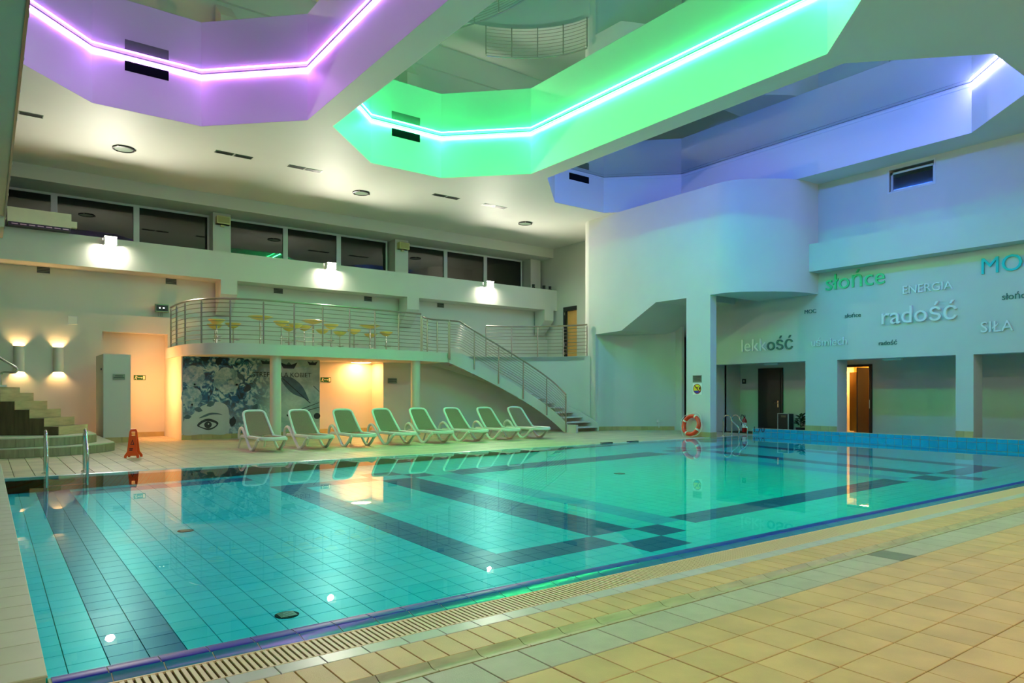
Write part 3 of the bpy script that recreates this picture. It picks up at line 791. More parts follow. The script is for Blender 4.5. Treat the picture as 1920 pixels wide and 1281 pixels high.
# ================================================================ THINGS ON WALLS
# ventilation unit on the beam
t = thing('ventilation_unit', 'cream ventilation unit on the beam at the far left', 'ventilation unit', (0.50, 25.30, 6.37))
MB().tile(0, 1.58, -.25, .30, .10, .53, .01).build('casing', 'unit', t)
MB().box(.02, 1.56, -.26, .28, .0, .10).build('underside', 'black', t)
for k in range(7): MB().box(.10 + k * .21, .25 + k * .21, -.265, -.255, .035, .06).build('outlet', 'steel', t)
MB().box(1.58, 1.74, -.12, .10, .16, .34).build('connector', 'unit', t)
for k in (.35, 1.15): MB().lathe([(0, 0), (.03, 0), (.03, .012), (0, .012)], n=10).xform(Matrix.Translation((k, -.25, .30)) @ Matrix.Rotation(PI / 2, 4, 'X')).build('screw_cap', 'unit', t)
def loudspeaker(x, lab):
    t = thing('loudspeaker', lab, 'loudspeaker', (x, 26.45, 7.50), 0, 'loudspeakers on window pillars')
    MB().tile(-.23, .23, -.24, 0, .02, .31, .02).build('cabinet', 'speaker', t)
    MB().box(-.19, .19, -.255, -.238, .06, .27).build('grille', 'grille', t)
    MB().box(-.06, .06, -.10, .0, -.05, .02).build('mount', 'speaker', t)
loudspeaker(6.80, 'cream loudspeaker on the left window pillar')
loudspeaker(14.03, 'cream loudspeaker on the middle window pillar')
for x in (20.35, 20.98, 21.35):
    s = {20.35: 'left', 20.98: 'middle', 21.35: 'right'}[x]
    t = thing('spot_lamp', s + ' small black spot lamp on the right end of the beam', 'spot lamp', (x, 25.5, 6.37), 0, 'small spot lamps on the beam')
    MB().box(-.06, .06, -.05, .05, 0, .05).build('foot', 'black', t)
    MB().lathe([(0, 0), (.06, 0), (.07, .12), (0, .12)], n=12).xform(Matrix.Translation((0, 0, .06))).build('head', 'black', t)
# wall vents
for k, x in enumerate((1.25, 4.89, 8.56, 12.19, 15.6)):
    s = ('first', 'second', 'third', 'fourth', 'fifth')[k]
    t = thing('wall_vent', s + ' louvred vent from the left below the lamp beam', 'vent', (x, 26.25, 5.19), 0, 'louvred vents below the beam')
    MB().box(.02, .36, -.004, .01, .01, .22).build('opening', 'black', t)
    for q in ((0, .38, .0, .018), (0, .38, .212, .23), (0, .018, .018, .212), (.362, .38, .018, .212)): MB().box(q[0], q[1], -.02, 0, q[2], q[3]).build('frame', 'plaster', t)
    for q in range(4): MB().box(.018, .362, -.018, -.002, .025, .037).xform(Matrix.Translation((0, 0, .048 * q))).build('louvre', 'plate', t)
t = thing('access_panel', 'small white glossy square panel on the wall above the wall lamps', 'panel', (2.07, 26.12, 3.65))
MB().tile(0, .272, 0, .272, 0, .02, .006).xform(Matrix.Rotation(PI / 2, 4, 'X')).build('frame', 'frame', t)
MB().box(.025, .247, -.024, -.018, .025, .247).build('cover', gloss_mix('glossy_cover', lin(232, 238, 228), 0.15, 0.05), t)
t = thing('control_box', 'grey electrical box with two white lights at the balcony end', 'electrical box', (4.55, 26.12, 4.21))
MB().tile(0, .42, 0, .27, 0, .10, .012).xform(Matrix.Rotation(PI / 2, 4, 'X')).build('housing', 'plate', t)
MB().box(.03, .39, -.108, -.098, .04, .24).build('window', 'black', t)
LM = glow('indicator', (1, 1, .9, 1), 8)
for a in (.12, .24): MB().box(a, a + .035, -.113, -.106, .13, .16).build('indicator', LM, t)
for a in (.10, .16, .22): MB().tube([(a, -.05, 0), (a, -.05, -.14)], .008, 6).build('cable', 'plate', t)

# tall box in front of the left recess
t = thing('service_box', 'tall plain box beside the lit recess with a small plate sign', 'box', (2.777, 23.8, 0))
MB().box(0, .715, 0, 1.73, .16, 2.635).build('body', 'plaster', t)
for k in range(3): MB().box(.002 + k * .238, .236 + k * .238, -.012, .02, 0, .155).build('skirting_tile', 'skirting', t)
MB().box(-.012, .0, 0, 1.70, 0, .155).build('side_skirting', 'skirting', t)
MB().box(-.03, 0, .35, .37, 2.16, 2.22).build('hook', 'black', t)
def plate_sign(name, lab, loc, w, h, facing, mat='plate', lines=((.25, .1), (.6, .0)), lm='ink'):
    """thin plate; facing '-y' or '-x'; lines of illegible small print as bars"""
    t = thing(name, lab, 'sign', loc, 0 if facing == '-y' else -PI / 2)
    MB().box(0, w, -.012, 0, 0, h).build('plate', mat, t)
    for a, ins in lines:
        MB().box(w * (.06 + ins), w * (.94 - ins), -.016, -.012, h * (1 - a) - h * .13, h * (1 - a)).build('print_line', lm, t)
    return t
plate_sign('box_sign', 'grey plate with two lines of print on the tall box', (3.02, 23.79, 1.88), .32, .16, '-y')
def exit_sign(lab, loc, w, h, rz=0.0):
    t = thing('exit_sign', lab, 'exit sign', loc, rz, 'emergency exit signs')
    MB().box(0, w, -.014, 0, 0, h).build('panel', 'green_sign', t)
    MB().box(w * .78, w * .95, -.018, -.014, h * .12, h * .86).build('door_symbol', 'cream_sign', t)
    mb = MB().box(w * .32, w * .66, -.018, -.014, h * .44, h * .54)
    mb.prism([(w * .64, h * .32), (w * .76, h * .49), (w * .64, h * .66)], -.018, -.014, 'y')
    mb.build('arrow', 'cream_sign', t)
    mb = MB(); R = h
    mb.prism([(w * .20 + .09 * h * math.cos(a), h * .80 + .09 * h * math.sin(a)) for a in [PI * k / 5 for k in range(10)]], -.018, -.014, 'y')
    mb.prism([(w * .13, h * .66), (w * .24, h * .72), (w * .22, h * .42), (w * .14, h * .40)], -.018, -.014, 'y')
    mb.prism([(w * .14, h * .44), (w * .19, h * .42), (w * .12, h * .22), (w * .05, h * .14), (w * .04, h * .20), (w * .09, h * .26)], -.018, -.014, 'y')
    mb.prism([(w * .17, h * .44), (w * .22, h * .44), (w * .27, h * .26), (w * .25, h * .08), (w * .21, h * .08), (w * .22, h * .25)], -.018, -.014, 'y')
    mb.prism([(w * .22, h * .70), (w * .30, h * .62), (w * .33, h * .68), (w * .31, h * .72), (w * .23, h * .74)], -.018, -.014, 'y')
    mb.build('running_figure', 'cream_sign', t)
exit_sign('green emergency exit sign on the orange-lit wall beside the tall box', (3.99, 26.59, 1.925), .36, .165)
exit_sign('green emergency exit sign in the orange recess right of the mural', (9.90, 25.01, 1.90), .40, .17)
exit_sign('dark emergency exit sign deep in the niche beside the life ring', (22.9, 18.25, 2.05), .36, .20, -PI / 2)
plate_sign('wall_sign', 'dark nameplate on the grey wall left of the balcony column', (12.15, 24.03, 1.86), .38, .19, '-y', 'plate', ((.12, 0), (.5, .03)), 'ink')

# mural
def mural():
    t = thing('wall_mural', 'large blue ink mural of a face with flowers behind the loungers', 'mural', (4.97, 23.90, 0.158))
    W, H = 4.46, 2.50
    m = bpy.data.materials.new('mural_print'); m.use_nodes = True
    nt = m.node_tree; b = nt.nodes['Principled BSDF']; b.inputs['Roughness'].default_value = 0.35
    tc = nt.nodes.new('ShaderNodeTexCoord')
    sp = nt.nodes.new('ShaderNodeSeparateXYZ'); nt.links.new(tc.outputs['Object'], sp.inputs[0])
    def noise(sc, det, dist):
        n = nt.nodes.new('ShaderNodeTexNoise'); n.inputs['Scale'].default_value = sc; n.inputs['Detail'].default_value = det
        n.inputs['Distortion'].default_value = dist; nt.links.new(tc.outputs['Object'], n.inputs['Vector']); return n.outputs['Fac']
    def ramp(src, els):
        r = nt.nodes.new('ShaderNodeValToRGB'); nt.links.new(src, r.inputs[0])
        r.color_ramp.elements[0].position, r.color_ramp.elements[0].color = els[0]
        r.color_ramp.elements[1].position, r.color_ramp.elements[1].color = els[-1]
        for p, c in els[1:-1]:
            e = r.color_ramp.elements.new(p); e.color = c
        return r.outputs['Color']
    n1 = noise(3.4, 9, 2.4); n2 = noise(1.3, 5, 0.8)
    wob = nt.nodes.new('ShaderNodeTexNoise'); wob.inputs['Scale'].default_value = 2.2; wob.inputs['Detail'].default_value = 4
    nt.links.new(tc.outputs['Object'], wob.inputs['Vector'])
    wm = nt.nodes.new('ShaderNodeVectorMath'); wm.operation = 'MULTIPLY_ADD'; wm.inputs[1].default_value = (.8, .8, .8)
    nt.links.new(wob.outputs['Color'], wm.inputs[0]); nt.links.new(tc.outputs['Object'], wm.inputs[2])
    vo = nt.nodes.new('ShaderNodeTexVoronoi'); vo.inputs['Scale'].default_value = 3.6; vo.feature = 'F1'
    nt.links.new(wm.outputs[0], vo.inputs['Vector'])
    cmb = nt.nodes.new('ShaderNodeMath'); cmb.operation = 'MULTIPLY_ADD'; cmb.inputs[1].default_value = -.42
    nt.links.new(vo.outputs['Distance'], cmb.inputs[0])
    ad = nt.nodes.new('ShaderNodeMath'); ad.operation = 'ADD'; ad.inputs[1].default_value = .13; nt.links.new(n1, ad.inputs[0]); nt.links.new(ad.outputs[0], cmb.inputs[2])
    ink = ramp(cmb.outputs[0], [(0.27, lin(10, 30, 44)), (0.37, lin(8, 70, 108)), (0.43, lin(30, 104, 130)), (0.48, lin(110, 158, 166)), (0.56, lin(186, 204, 198))])
    pale = ramp(n2, [(0.3, lin(120, 152, 156)), (0.6, lin(176, 192, 188)), (0.8, lin(196, 206, 200))])
    # flowers fill the left and middle, paler to the right and at the face
    def mrange(src, a, b_, x, y):
        r = nt.nodes.new('ShaderNodeMapRange'); nt.links.new(src, r.inputs['Value'])
        r.inputs['From Min'].default_value = a; r.inputs['From Max'].default_value = b_
        r.inputs['To Min'].default_value = x; r.inputs['To Max'].default_value = y; r.clamp = True
        return r.outputs['Result']
    fx = mrange(sp.outputs['X'], 2.0, 2.9, 1, 0.12)
    fzz = mrange(sp.outputs['Z'], 0.55, 1.15, 0.55, 1.0)
    mu = nt.nodes.new('ShaderNodeMath'); mu.operation = 'MULTIPLY'; nt.links.new(fx, mu.inputs[0]); nt.links.new(fzz, mu.inputs[1])
    mx = nt.nodes.new('ShaderNodeMix'); mx.data_type = 'RGBA'
    nt.links.new(mu.outputs[0], mx.inputs[0]); nt.links.new(pale, mx.inputs[6]); nt.links.new(ink, mx.inputs[7])
    nt.links.new(mx.outputs[2], b.inputs['Base Color'])
    MB().box(0, W, -.004, .018, 0, H).build('print', m, t)
    X0, Z0 = 4.97, 0.158
    def flat(name, pts, mat, d=.006):
        MB().prism([(p[0] - X0, p[1] - Z0) for p in pts], -d, -.004, 'y').build(name, mat, t)
    def oval(cx, cz, a, b_, n=20, rot=0): return [(cx + a * math.cos(2 * PI * k / n) * math.cos(rot) - b_ * math.sin(2 * PI * k / n) * math.sin(rot), cz + a * math.cos(2 * PI * k / n) * math.sin(rot) + b_ * math.sin(2 * PI * k / n) * math.cos(rot)) for k in range(n)]
    skin = material('print_pale', lin(182, 196, 190), 0.35, var=0.08, scale=3)
    dk = material('print_dark', lin(18, 30, 38), 0.35); mid = material('print_mid', lin(62, 92, 100), 0.35, var=0.25, scale=6)
    blue = material('print_blue', lin(10, 84, 122), 0.35, var=0.4, scale=7); pet = material('print_petal', lin(168, 188, 180), 0.35, var=0.2, scale=5)
    petals = [material('print_petal_%d' % i, c, 0.35, var=0.35, scale=9, col2=c2) for i, (c, c2) in enumerate(((lin(176, 196, 190), lin(96, 140, 150)), (lin(150, 180, 176), lin(70, 120, 136)), (lin(196, 208, 200), lin(120, 156, 160))))]
    # face with eye and brow
    face = smooth_path([(4.98, .60, 0), (5.25, .80, 0), (5.5, 1.05, 0), (5.94, 1.20, 0), (6.28, 1.08, 0), (6.36, .75, 0), (6.31, .17, 0), (5.6, .17, 0), (4.98, .17, 0)], 5, True)
    flat('face', [(p.x, p.y) for p in face], skin, .006)
    brow = smooth_path([(5.44, .68, 0), (5.60, .78, 0), (5.80, .85, 0), (6.02, .83, 0), (6.16, .77, 0), (6.0, .79, 0), (5.8, .78, 0), (5.6, .71, 0)], 4, True)
    flat('eyebrow', [(p.x, p.y) for p in brow], mid, .008)
    lid = smooth_path([(5.38, .45, 0), (5.52, .60, 0), (5.72, .66, 0), (5.92, .60, 0), (6.03, .50, 0), (5.92, .36, 0), (5.72, .29, 0), (5.52, .36, 0)], 4, True)
    flat('eye_lashes', [(p.x, p.y) for p in lid], dk, .008)
    wh = smooth_path([(5.45, .44, 0), (5.58, .545, 0), (5.72, .575, 0), (5.88, .535, 0), (5.97, .47, 0), (5.86, .38, 0), (5.70, .35, 0), (5.55, .385, 0)], 4, True)
    flat('eye_white', [(p.x, p.y) for p in wh], skin, .010)
    flat('iris', oval(5.71, .463, .115, .112), dk, .012); flat('glint', oval(5.725, .49, .02, .02, 10), 'sign_white', .014)
    # roses: rings of overlapping petals
    for (cx, cz, r) in ((6.30, 1.90, .40), (5.28, 2.02, .32), (5.22, 1.36, .30)):
        for ring, (d0, npet, sz) in enumerate(((.78, 7, .46), (.50, 6, .38), (.26, 4, .28))):
            for k in range(npet):
                a = 2 * PI * k / npet + cx + ring * .5; d_ = r * d0
                flat('petal', oval(cx + d_ * math.cos(a), cz + d_ * math.sin(a), r * sz, r * sz * .62, 12, a + PI / 2), petals[(k + ring) % 3], .006 + .0012 * ring + .0003 * (k % 3))
    for (cx, cz, L, rot, ma) in ((5.80, 1.13, .20, .5, mid), (5.42, .95, .18, -.3, mid), (5.62, 1.34, .17, .9, blue), (6.05, 2.52, .22, 1.3, dk), (5.62, 2.58, .20, .1, dk), (6.72, 2.02, .20, -.8, mid), (6.55, 1.30, .22, -.4, blue), (6.95, 1.62, .20, .6, dk), (7.2, 1.0, .20, 1.1, mid), (6.48, .55, .24, 1.4, dk), (5.1, .72, .16, .1, mid)):
        pts = [(0, 0), (.3, .28), (.6, .32), (1, 0), (.65, -.26), (.3, -.24)]
        flat('leaf', [(cx + L * 1.5 * (math.cos(rot) * (x - .5) - math.sin(rot) * y_), cz + L * 1.5 * (math.sin(rot) * (x - .5) + math.cos(rot) * y_)) for x, y_ in pts], ma, .0125)
    # feather, twigs, paper boats
    fe = smooth_path([(8.06, 1.97, 0), (8.22, 2.06, 0), (8.50, 1.98, 0), (8.80, 1.72, 0), (8.98, 1.38, 0), (9.03, 1.22, 0), (8.82, 1.32, 0), (8.48, 1.46, 0), (8.22, 1.70, 0)], 4, True)
    flat('feather', [(p.x, p.y) for p in fe], mid, .008)
    flat('feather_quill', [(8.10, 1.98), (8.13, 1.99), (9.10, 1.14), (9.08, 1.12)], dk, .010)
    for a, b_ in (((8.3, .75), (9.4, 1.14)), ((8.9, .84), (9.42, .98)), ((8.25, .72), (8.62, .74)), ((9.2, 1.72), (9.42, 1.52))):
        flat('twig', [a, (a[0], a[1] + .03), (b_[0], b_[1] + .02), b_], dk, .008)
    flat('leaf', oval(9.33, .68, .12, .11, 12), dk, .008); flat('leaf', oval(8.42, .74, .17, .05, 12, .2), dk, .008)
    for x, z, s in ((8.33, 2.46, .30), (9.17, 2.55, .19), (7.56, 2.55, .20)):
        flat('boat_hull', [(x - s, z + .25 * s), (x - .62 * s, z - .45 * s), (x + .6 * s, z - .45 * s), (x + s, z + .28 * s), (x + .3 * s, z), (x - .3 * s, z)], dk, .008)
        flat('boat_sail', [(x - .3 * s, z), (x, z + .30 * s), (x + .3 * s, z)], mid, .009)
    return t
MU = mural()

# ---- lettering
def letters(word, width, origin, rot, mats, parent, extrude=0.012, fit=None, name='letter'):
    ref = fit or word
    a, b = glyph_right(ref); s = width / (b - a)
    R = Matrix.Rotation(rot[2], 4, 'Z') @ Matrix.Rotation(rot[1], 4, 'Y') @ Matrix.Rotation(rot[0], 4, 'X')
    for k, ch in enumerate(word):
        if ch == ' ': continue
        off = glyph_right(word[:k + 1])[1] - glyph_right(ch)[1] - a
        m = mats[min(k, len(mats) - 1)] if isinstance(mats, (list, tuple)) else mats
        me = glyph_mesh(ch, extrude).copy(); me.materials.clear(); me.materials.append(M[m])
        link(name, me, parent, Vector(origin) + R @ Vector((off * s, 0, 0)), rot, (s, s, 1))
    return s
def wall_word(word, yl, yr, z, mats, lab, fit=None, ex=0.022):
    t = thing('wall_word', lab, 'lettering', (XR - ex, yl, z), 0, 'raised words on the right wall')
    letters(word, yl - yr, (0, 0, 0), (PI / 2, 0, -PI / 2), mats, t, ex, fit)
g_, d_, p_ = 'letter_grey', 'letter_dark', 'letter_pale'
wall_word('lekkość', 15.45, 13.43, 2.993, [p_, p_, p_, 'letter_grey', d_, d_, d_], 'word lekkość with bright and dark reflections painted into its letters above the dark door')
wall_word('MOC', 13.0, 12.60, 4.15, d_, 'tiny word MOC below the curved wall', ex=.01)
wall_word('uśmiech', 12.75, 11.54, 3.035, g_, 'grey word uśmiech above the left pillar')
wall_word('słońce', 11.62, 11.11, 3.884, d_, 'tiny word słońce left of the big word radość', ex=.01)
wall_word('radość', 10.55, 10.01, 2.953, d_, 'tiny word radość above the middle opening', ex=.01)
wall_word('słońce', 12.25, 10.36, 4.836, 'letter_green_reflection', 'word słońce painted with a green reflection, right under the boxed beam')
wall_word('ENERGIA', 9.83, 8.48, 4.45, g_, 'grey capital word ENERGIA')
wall_word('radość', 10.44, 8.36, 3.581, g_, 'biggest grey word radość in the middle of the wall', ex=.04)
wall_word('MOC', 7.75, 6.80, 4.756, 'letter_cyan_reflection', 'large word MOC painted with a cyan reflection, cut off at the right edge', fit='MO')
wall_word('słońce', 7.27, 6.62, 3.996, d_, 'small word słońce cut off at the right edge', ex=.01)
wall_word('SIŁA', 7.77, 7.0, 3.149, g_, 'grey capital word SIŁA at the right edge')
letters('STREFA DLA KOBIET', 2.02, (7.10 - 4.97, -.008, 2.035 - .158), (PI / 2, 0, 0), 'ink', MU, .002)
tt = thing('depth_mark', 'black depth figures 1.70 on the blue end wall tiles', 'lettering', (PX1 - .006, 14.90, 0.095))
letters('1.70', .42, (0, 0, 0), (PI / 2, 0, -PI / 2), 'black', tt, .004)

# ---- signs on the column
t = plate_sign('rules_plate', 'small dark plate with fine print on the column', (19.30, 15.47, 1.847), .37, .24, '-x', 'plate', ((.12, 0), (.32, .0), (.52, .03), (.72, .01)), 'ink')
t = thing('no_diving_sign', 'white square sign with a round no-diving symbol on the column', 'sign', (19.30, 15.47, 1.43), -PI / 2)
MB().box(0, .38, -.010, 0, 0, .385).build('panel', 'sign_white', t)
def disc(cx, cz, r, d0, d1, n=28): return MB().prism([(cx + r * math.cos(2 * PI * k / n), cz + r * math.sin(2 * PI * k / n)) for k in range(n)], d0, d1, 'y')
disc(.19, .195, .17, -.014, -.010).build('red_ring', 'sign_red', t)
disc(.19, .195, .145, -.016, -.014).build('yellow_field', 'sign_yellow', t)
pts = [(.19 + .145 * math.cos(a), .195 + .145 * math.sin(a)) for a in [math.radians(205 + 130 * k / 12) for k in range(13)]]
MB().prism(pts, -.018, -.016, 'y').build('blue_water', 'sign_blue', t)
MB().prism([(.27, .17), (.33, .17), (.33, .25), (.27, .25)], -.018, -.016, 'y').build('ledge_symbol', 'black', t)
MB().prism([(.10, .235), (.12, .27), (.19, .25), (.28, .28), (.28, .265), (.20, .235), (.24, .20), (.225, .195), (.17, .235)], -.018, -.016, 'y').build('diver_symbol', 'black', t)
MB().prism([(.075, .305), (.095, .325), (.31, .09), (.29, .07)], -.020, -.018, 'y').build('red_bar', 'sign_red', t)

# ---- life ring leaning on the column
t = thing('life_ring', 'orange life ring with white bands leaning on the column', 'life ring', (19.10, 15.38, 0.0))
TILT = Matrix.Rotation(math.radians(-12), 4, 'Y')
def ringm(): return Matrix.Translation((0, 0, .40)) @ Matrix.Rotation(math.radians(14), 4, 'Y') @ Matrix.Rotation(PI / 2, 4, 'Y')
R0, r0 = .315, .078
mb = MB().tube([(R0 * math.cos(2 * PI * k / 40), R0 * math.sin(2 * PI * k / 40), 0) for k in range(40)], r0, 14, True, 0.8)
mb.xform(ringm()).build('ring', 'ring', t, True)
for k in range(4):
    a0 = math.radians(25 + 90 * k)
    pts = [(R0 * math.cos(a0 + q * .03), R0 * math.sin(a0 + q * .03), 0) for q in range(-3, 4)]
    MB().tube(pts, r0 + .004, 14, False, 0.82).xform(ringm()).build('band', 'white_band', t, True)
for k in range(4):
    a0 = math.radians(-20 + 90 * k)
    pts = []
    for q in range(13):
        u = q / 12; a = a0 + u * PI / 2; bulge = .08 + .075 * math.sin(PI * u)
        pts.append(((R0 + bulge) * math.cos(a), (R0 + bulge) * math.sin(a), 0))
    mb = MB().tube(pts, .009, 6).xform(ringm())
    mb.v = [(p[0], p[1], max(p[2], .01)) for p in mb.v]
    mb.build('grab_rope', 'rope', t, True)

# ---- corridor things
dr = thing('door_2', 'closed dark door with steel handle in the corridor', 'door'); dr['kind'] = 'structure'
MB().box(23.95, 24.0, 15.02, 16.06, 0, 2.44).build('door_frame', 'dark_wood', dr)
lf = MB().box(23.93, 23.96, 15.10, 15.98, 0.01, 2.36).build('door_leaf', 'dark_wood', dr)
mb = MB().box(23.915, 23.93, 15.17, 15.21, .95, 1.20); mb.tube([(23.92, 15.19, 1.11), (23.88, 15.19, 1.11), (23.88, 15.32, 1.11)], .012, 8)
mb.build('handle', 'chrome', lf)
dr = thing('door_3', 'half-open dark door showing a warm lit room beyond', 'door'); dr['kind'] = 'structure'
MB().box(23.95, 24.02, 11.70, 11.80, 0, 2.46).build('door_jamb', 'dark_wood', dr)
MB().box(23.95, 24.02, 12.66, 12.76, 0, 2.46).build('door_jamb', 'dark_wood', dr)
MB().box(23.95, 24.02, 11.80, 12.66, 2.38, 2.46).build('door_head', 'dark_wood', dr)
lf = MB().box(0, .045, -.55, 0, .02, 2.37).xform(Matrix.Translation((24.03, 12.22, 0)) @ Matrix.Rotation(math.radians(78), 4, 'Z')).build('door_leaf', 'dark_wood', dr)
MB().box(25.2, 25.24, 11.2, 12.95, 0, 2.6).build('room_wall', 'wood_door', dr)
MB().box(24.5, 24.54, 12.28, 12.75, .15, 2.22).build('inner_door', 'wood_door', dr)
mb = MB().box(24.46, 24.48, 12.30, 12.34, 1.05, 1.25); mb.tube([(24.47, 12.32, 1.18), (24.43, 12.32, 1.18), (24.43, 12.46, 1.18)], .014, 8); mb.build('handle', 'chrome', dr)
mb = MB().tube([(23.94, 11.75, .95), (23.90, 11.75, .97), (23.90, 11.75, 1.25), (23.94, 11.75, 1.27)], .012, 8); mb.build('pull_handle', 'chrome', dr)
mb = MB(); mb.box(24.2, 25.4, 12.95, 13.0, 0, 2.7); mb.box(24.2, 25.4, 11.1, 11.15, 0, 2.7); mb.box(24.2, 25.4, 11.1, 13.0, 2.6, 2.7); mb.box(24.0, 25.4, 11.1, 13.0, -.05, 0)
mb.build('room_shell', 'plaster', dr)
t = thing('loudspeaker_box', 'black speaker box with pale edges on the corridor floor', 'loudspeaker', (23.6, 14.56, 0))
MB().box(0, .36, .02, .42, 0, .72).build('cabinet', 'black', t)
for a in (0.0, .42): MB().box(-.01, .03, a, a + .022, 0, .74).build('edge_strip', 'frame', t)
MB().box(-.01, .03, 0, .44, .72, .74).build('edge_strip', 'frame', t)
for z in (.64, .60): MB().box(-.014, 0, .10, .30, z, z + .012).build('control', 'steel', t)
def plant(loc, lab, n=40, h=.6):
    t = thing('potted_plant', lab, 'plant', loc)
    MB().lathe([(0, 0), (.13, 0), (.17, .24), (.15, .24), (.14, .20), (0, .20)], n=16).build('pot', 'black', t, True)
    rng = random.Random(3)
    for k in range(n):
        a = rng.uniform(0, 2 * PI); L = rng.uniform(.15, .34); z = rng.uniform(.26, h); r = rng.uniform(.0, .10); el = rng.uniform(-.2, .9)
        w = L * .22
        mb = MB().add([(0, 0, 0), (L * .5, w, .02), (L, 0, -.03), (L * .5, -w, .02), (L * .5, 0, -.01)], [(0, 1, 4), (1, 2, 4), (2, 3, 4), (3, 0, 4)])
        mb.xform(Matrix.Translation((r * math.cos(a), r * math.sin(a), z)) @ Matrix.Rotation(a, 4, 'Z') @ Matrix.Rotation(-el, 4, 'Y'))
        mb.build('leaf', 'leaf', t)
    MB().tube([(0, 0, .2), (.01, .01, h)], .012, 6).build('stem', 'leaf', t)
plant((23.55, 14.05, 0), 'dark potted plant beside the black speaker box')
t = thing('fire_extinguisher', 'red fire extinguisher with white label behind the pool ladder', 'fire extinguisher', (23.2, 16.15, 0))
MB().lathe([(0, 0), (.085, 0), (.09, .02), (.09, .42), (.06, .50), (.03, .53), (.03, .57), (0, .57)], n=18).build('cylinder', 'ext_red', t, True)
MB().lathe([(.0915, .17), (.0915, .36)], n=18, a0=PI * .8, a1=PI * 1.6).build('label_patch', 'sign_white', t, True)
mb = MB().box(-.05, .05, -.015, .015, .57, .60); mb.tube(smooth_path([(0, .03, .58), (0, .12, .66), (0, .16, .5), (0, .12, .25)], 5), .014, 6); mb.box(-.10, .06, -.01, .01, .63, .65)
mb.build('valve_and_hose', 'black', t)
plate_sign('info_sign', 'small dark sign on the corridor wall beside the dark door', (23.99, 16.80, 1.86), .17, .19, '-x', 'black', ((.25, .3), (.5, .3)), 'sign_white')
for y_, s in ((14.6, 'left'), (10.4, 'middle')):
    t = thing('emergency_light', s + ' slim white light fitting under the corridor ceiling', 'lamp', (22.6, y_, 2.557), 0, 'slim corridor light fittings')
    MB().box(-.06, .06, -.28, .28, -.05, 0).build('body', 'white_plastic', t)
    MB().box(-.04, .04, -.25, .25, -.06, -.05).build('diffuser', 'sign_white', t)
t = thing('wall_tap', 'small white tap low on the niche wall', 'tap', (21.55, 19.0, .33))
MB().box(-.04, .04, -.05, .05, 0, .10).build('body', 'white_plastic', t)
MB().tube([(0, 0, 0), (-.03, -.06, -.03), (-.03, -.07, -.22)], .012, 6).build('spout', 'white_plastic', t)

# ================================================================ STEPS at the left, handrail, wet floor sign
st = thing('curved_steps', 'curved wood-look tiled steps rising at the left edge', 'steps')
def arc_step(pts, z0, z1, name, seam):
    base = smooth_path([(p[0], p[1], 0) for p in pts], 6)
    poly = [(p.x, p.y) for p in base] + [(pts[-1][0], 26.0), (-4.5, 26.0), (-4.5, pts[0][1])]
    o = MB().prism(poly, z0, z1 - .025).build(name, 'plank', st)
    nose = [(p.x + .0, p.y - .02) for p in base] + [(pts[-1][0] + .02, 26.0), (-4.5, 26.0), (-4.5, pts[0][1] - .02)]
    MB().prism(nose, z1 - .025, z1).build('tread', 'block_tile', st)
    # facing tiles along the front
    acc = 0; last = Vector(base[0]); k = 0; run = [base[0]]
    for p in base[1:]:
        run.append(p); acc += (p - last).length; last = p
        if acc > seam or p is base[-1]:
            q = [(a.x, a.y) for a in run]
            mb = MB()
            d = (run[-1] - run[0]).normalized(); nx_, ny_ = d.y, -d.x
            poly = [(a[0] + nx_ * .012, a[1] + ny_ * .012) for a in q] + [(a[0], a[1] + .01) for a in reversed(q)]
            poly[0] = (poly[0][0] + d.x * .004, poly[0][1] + d.y * .004)
            mb.prism(poly, z0 + .005, z1 - .027).build('facing_tile', 'kerb_tile', st)
            acc = 0; run = [p]
arc_step([(-4.5, 20.5), (-1.5, 19.6), (.26, 19.35), (1.0, 19.35), (1.7, 19.55), (2.3, 20.05), (2.64, 20.55)], 0, .22, 'lower_step', .26)
arc_step([(-4.5, 20.7), (-1.5, 19.85), (.25, 19.62), (.9, 19.65), (1.5, 19.85), (1.95, 20.25), (2.26, 20.75)], .22, .44, 'second_step', .26)
# straight flight: u = ascending direction, w = tread width direction
u = Vector((-.83, .56, 0)); wv = Vector((.56, .83, 0))
P0 = Vector((1.42, 20.35, 0)); run_, rise = .345, .205
for k in range(6):
    a = P0 + u * run_ * k; z1 = .44 + rise * (k + 1) - (0.0 if k < 5 else .06)
    b = a + wv * 1.28
    q = [(a.x, a.y), (b.x, b.y), (b.x + u.x * 4, b.y + u.y * 4), (a.x + u.x * 4, a.y + u.y * 4)]
    s = MB().prism(q, .44 + rise * k, z1).build('stair_block', 'plank', st)
    # riser facing
    n = -u * .014
    q = [(a.x + n.x, a.y + n.y), (b.x + n.x, b.y + n.y), (b.x, b.y), (a.x, a.y)]
    MB().prism(q, .44 + rise * k + .004, z1 + .012).build('riser_tile', 'riser', s)
    # side planks under the flight (facing the pool)
    m_ = -wv * .012
    for j in range(1):
        c = a + u * run_
        q = [(a.x + m_.x, a.y + m_.y), (c.x + m_.x - u.x * .006, c.y + m_.y - u.y * .006), (c.x - u.x * .006, c.y - u.y * .006), (a.x, a.y)]
        MB().prism(q, .445, z1 - .006).build('side_plank', 'plank', s)
for k in range(6, 12):
    a = P0 + u * run_ * k; c = a + u * (run_ - .006); m_ = -wv * .012
    MB().prism([(a.x + m_.x, a.y + m_.y), (c.x + m_.x, c.y + m_.y), (c.x, c.y), (a.x, a.y)], .445, 1.60).build('side_plank', 'plank', st)
a = P0 + u * run_ * 5.4 + wv * .05
pad = thing('handrail', 'bent steel handrail on a white base above the steps', 'handrail', (0, 0, .012))
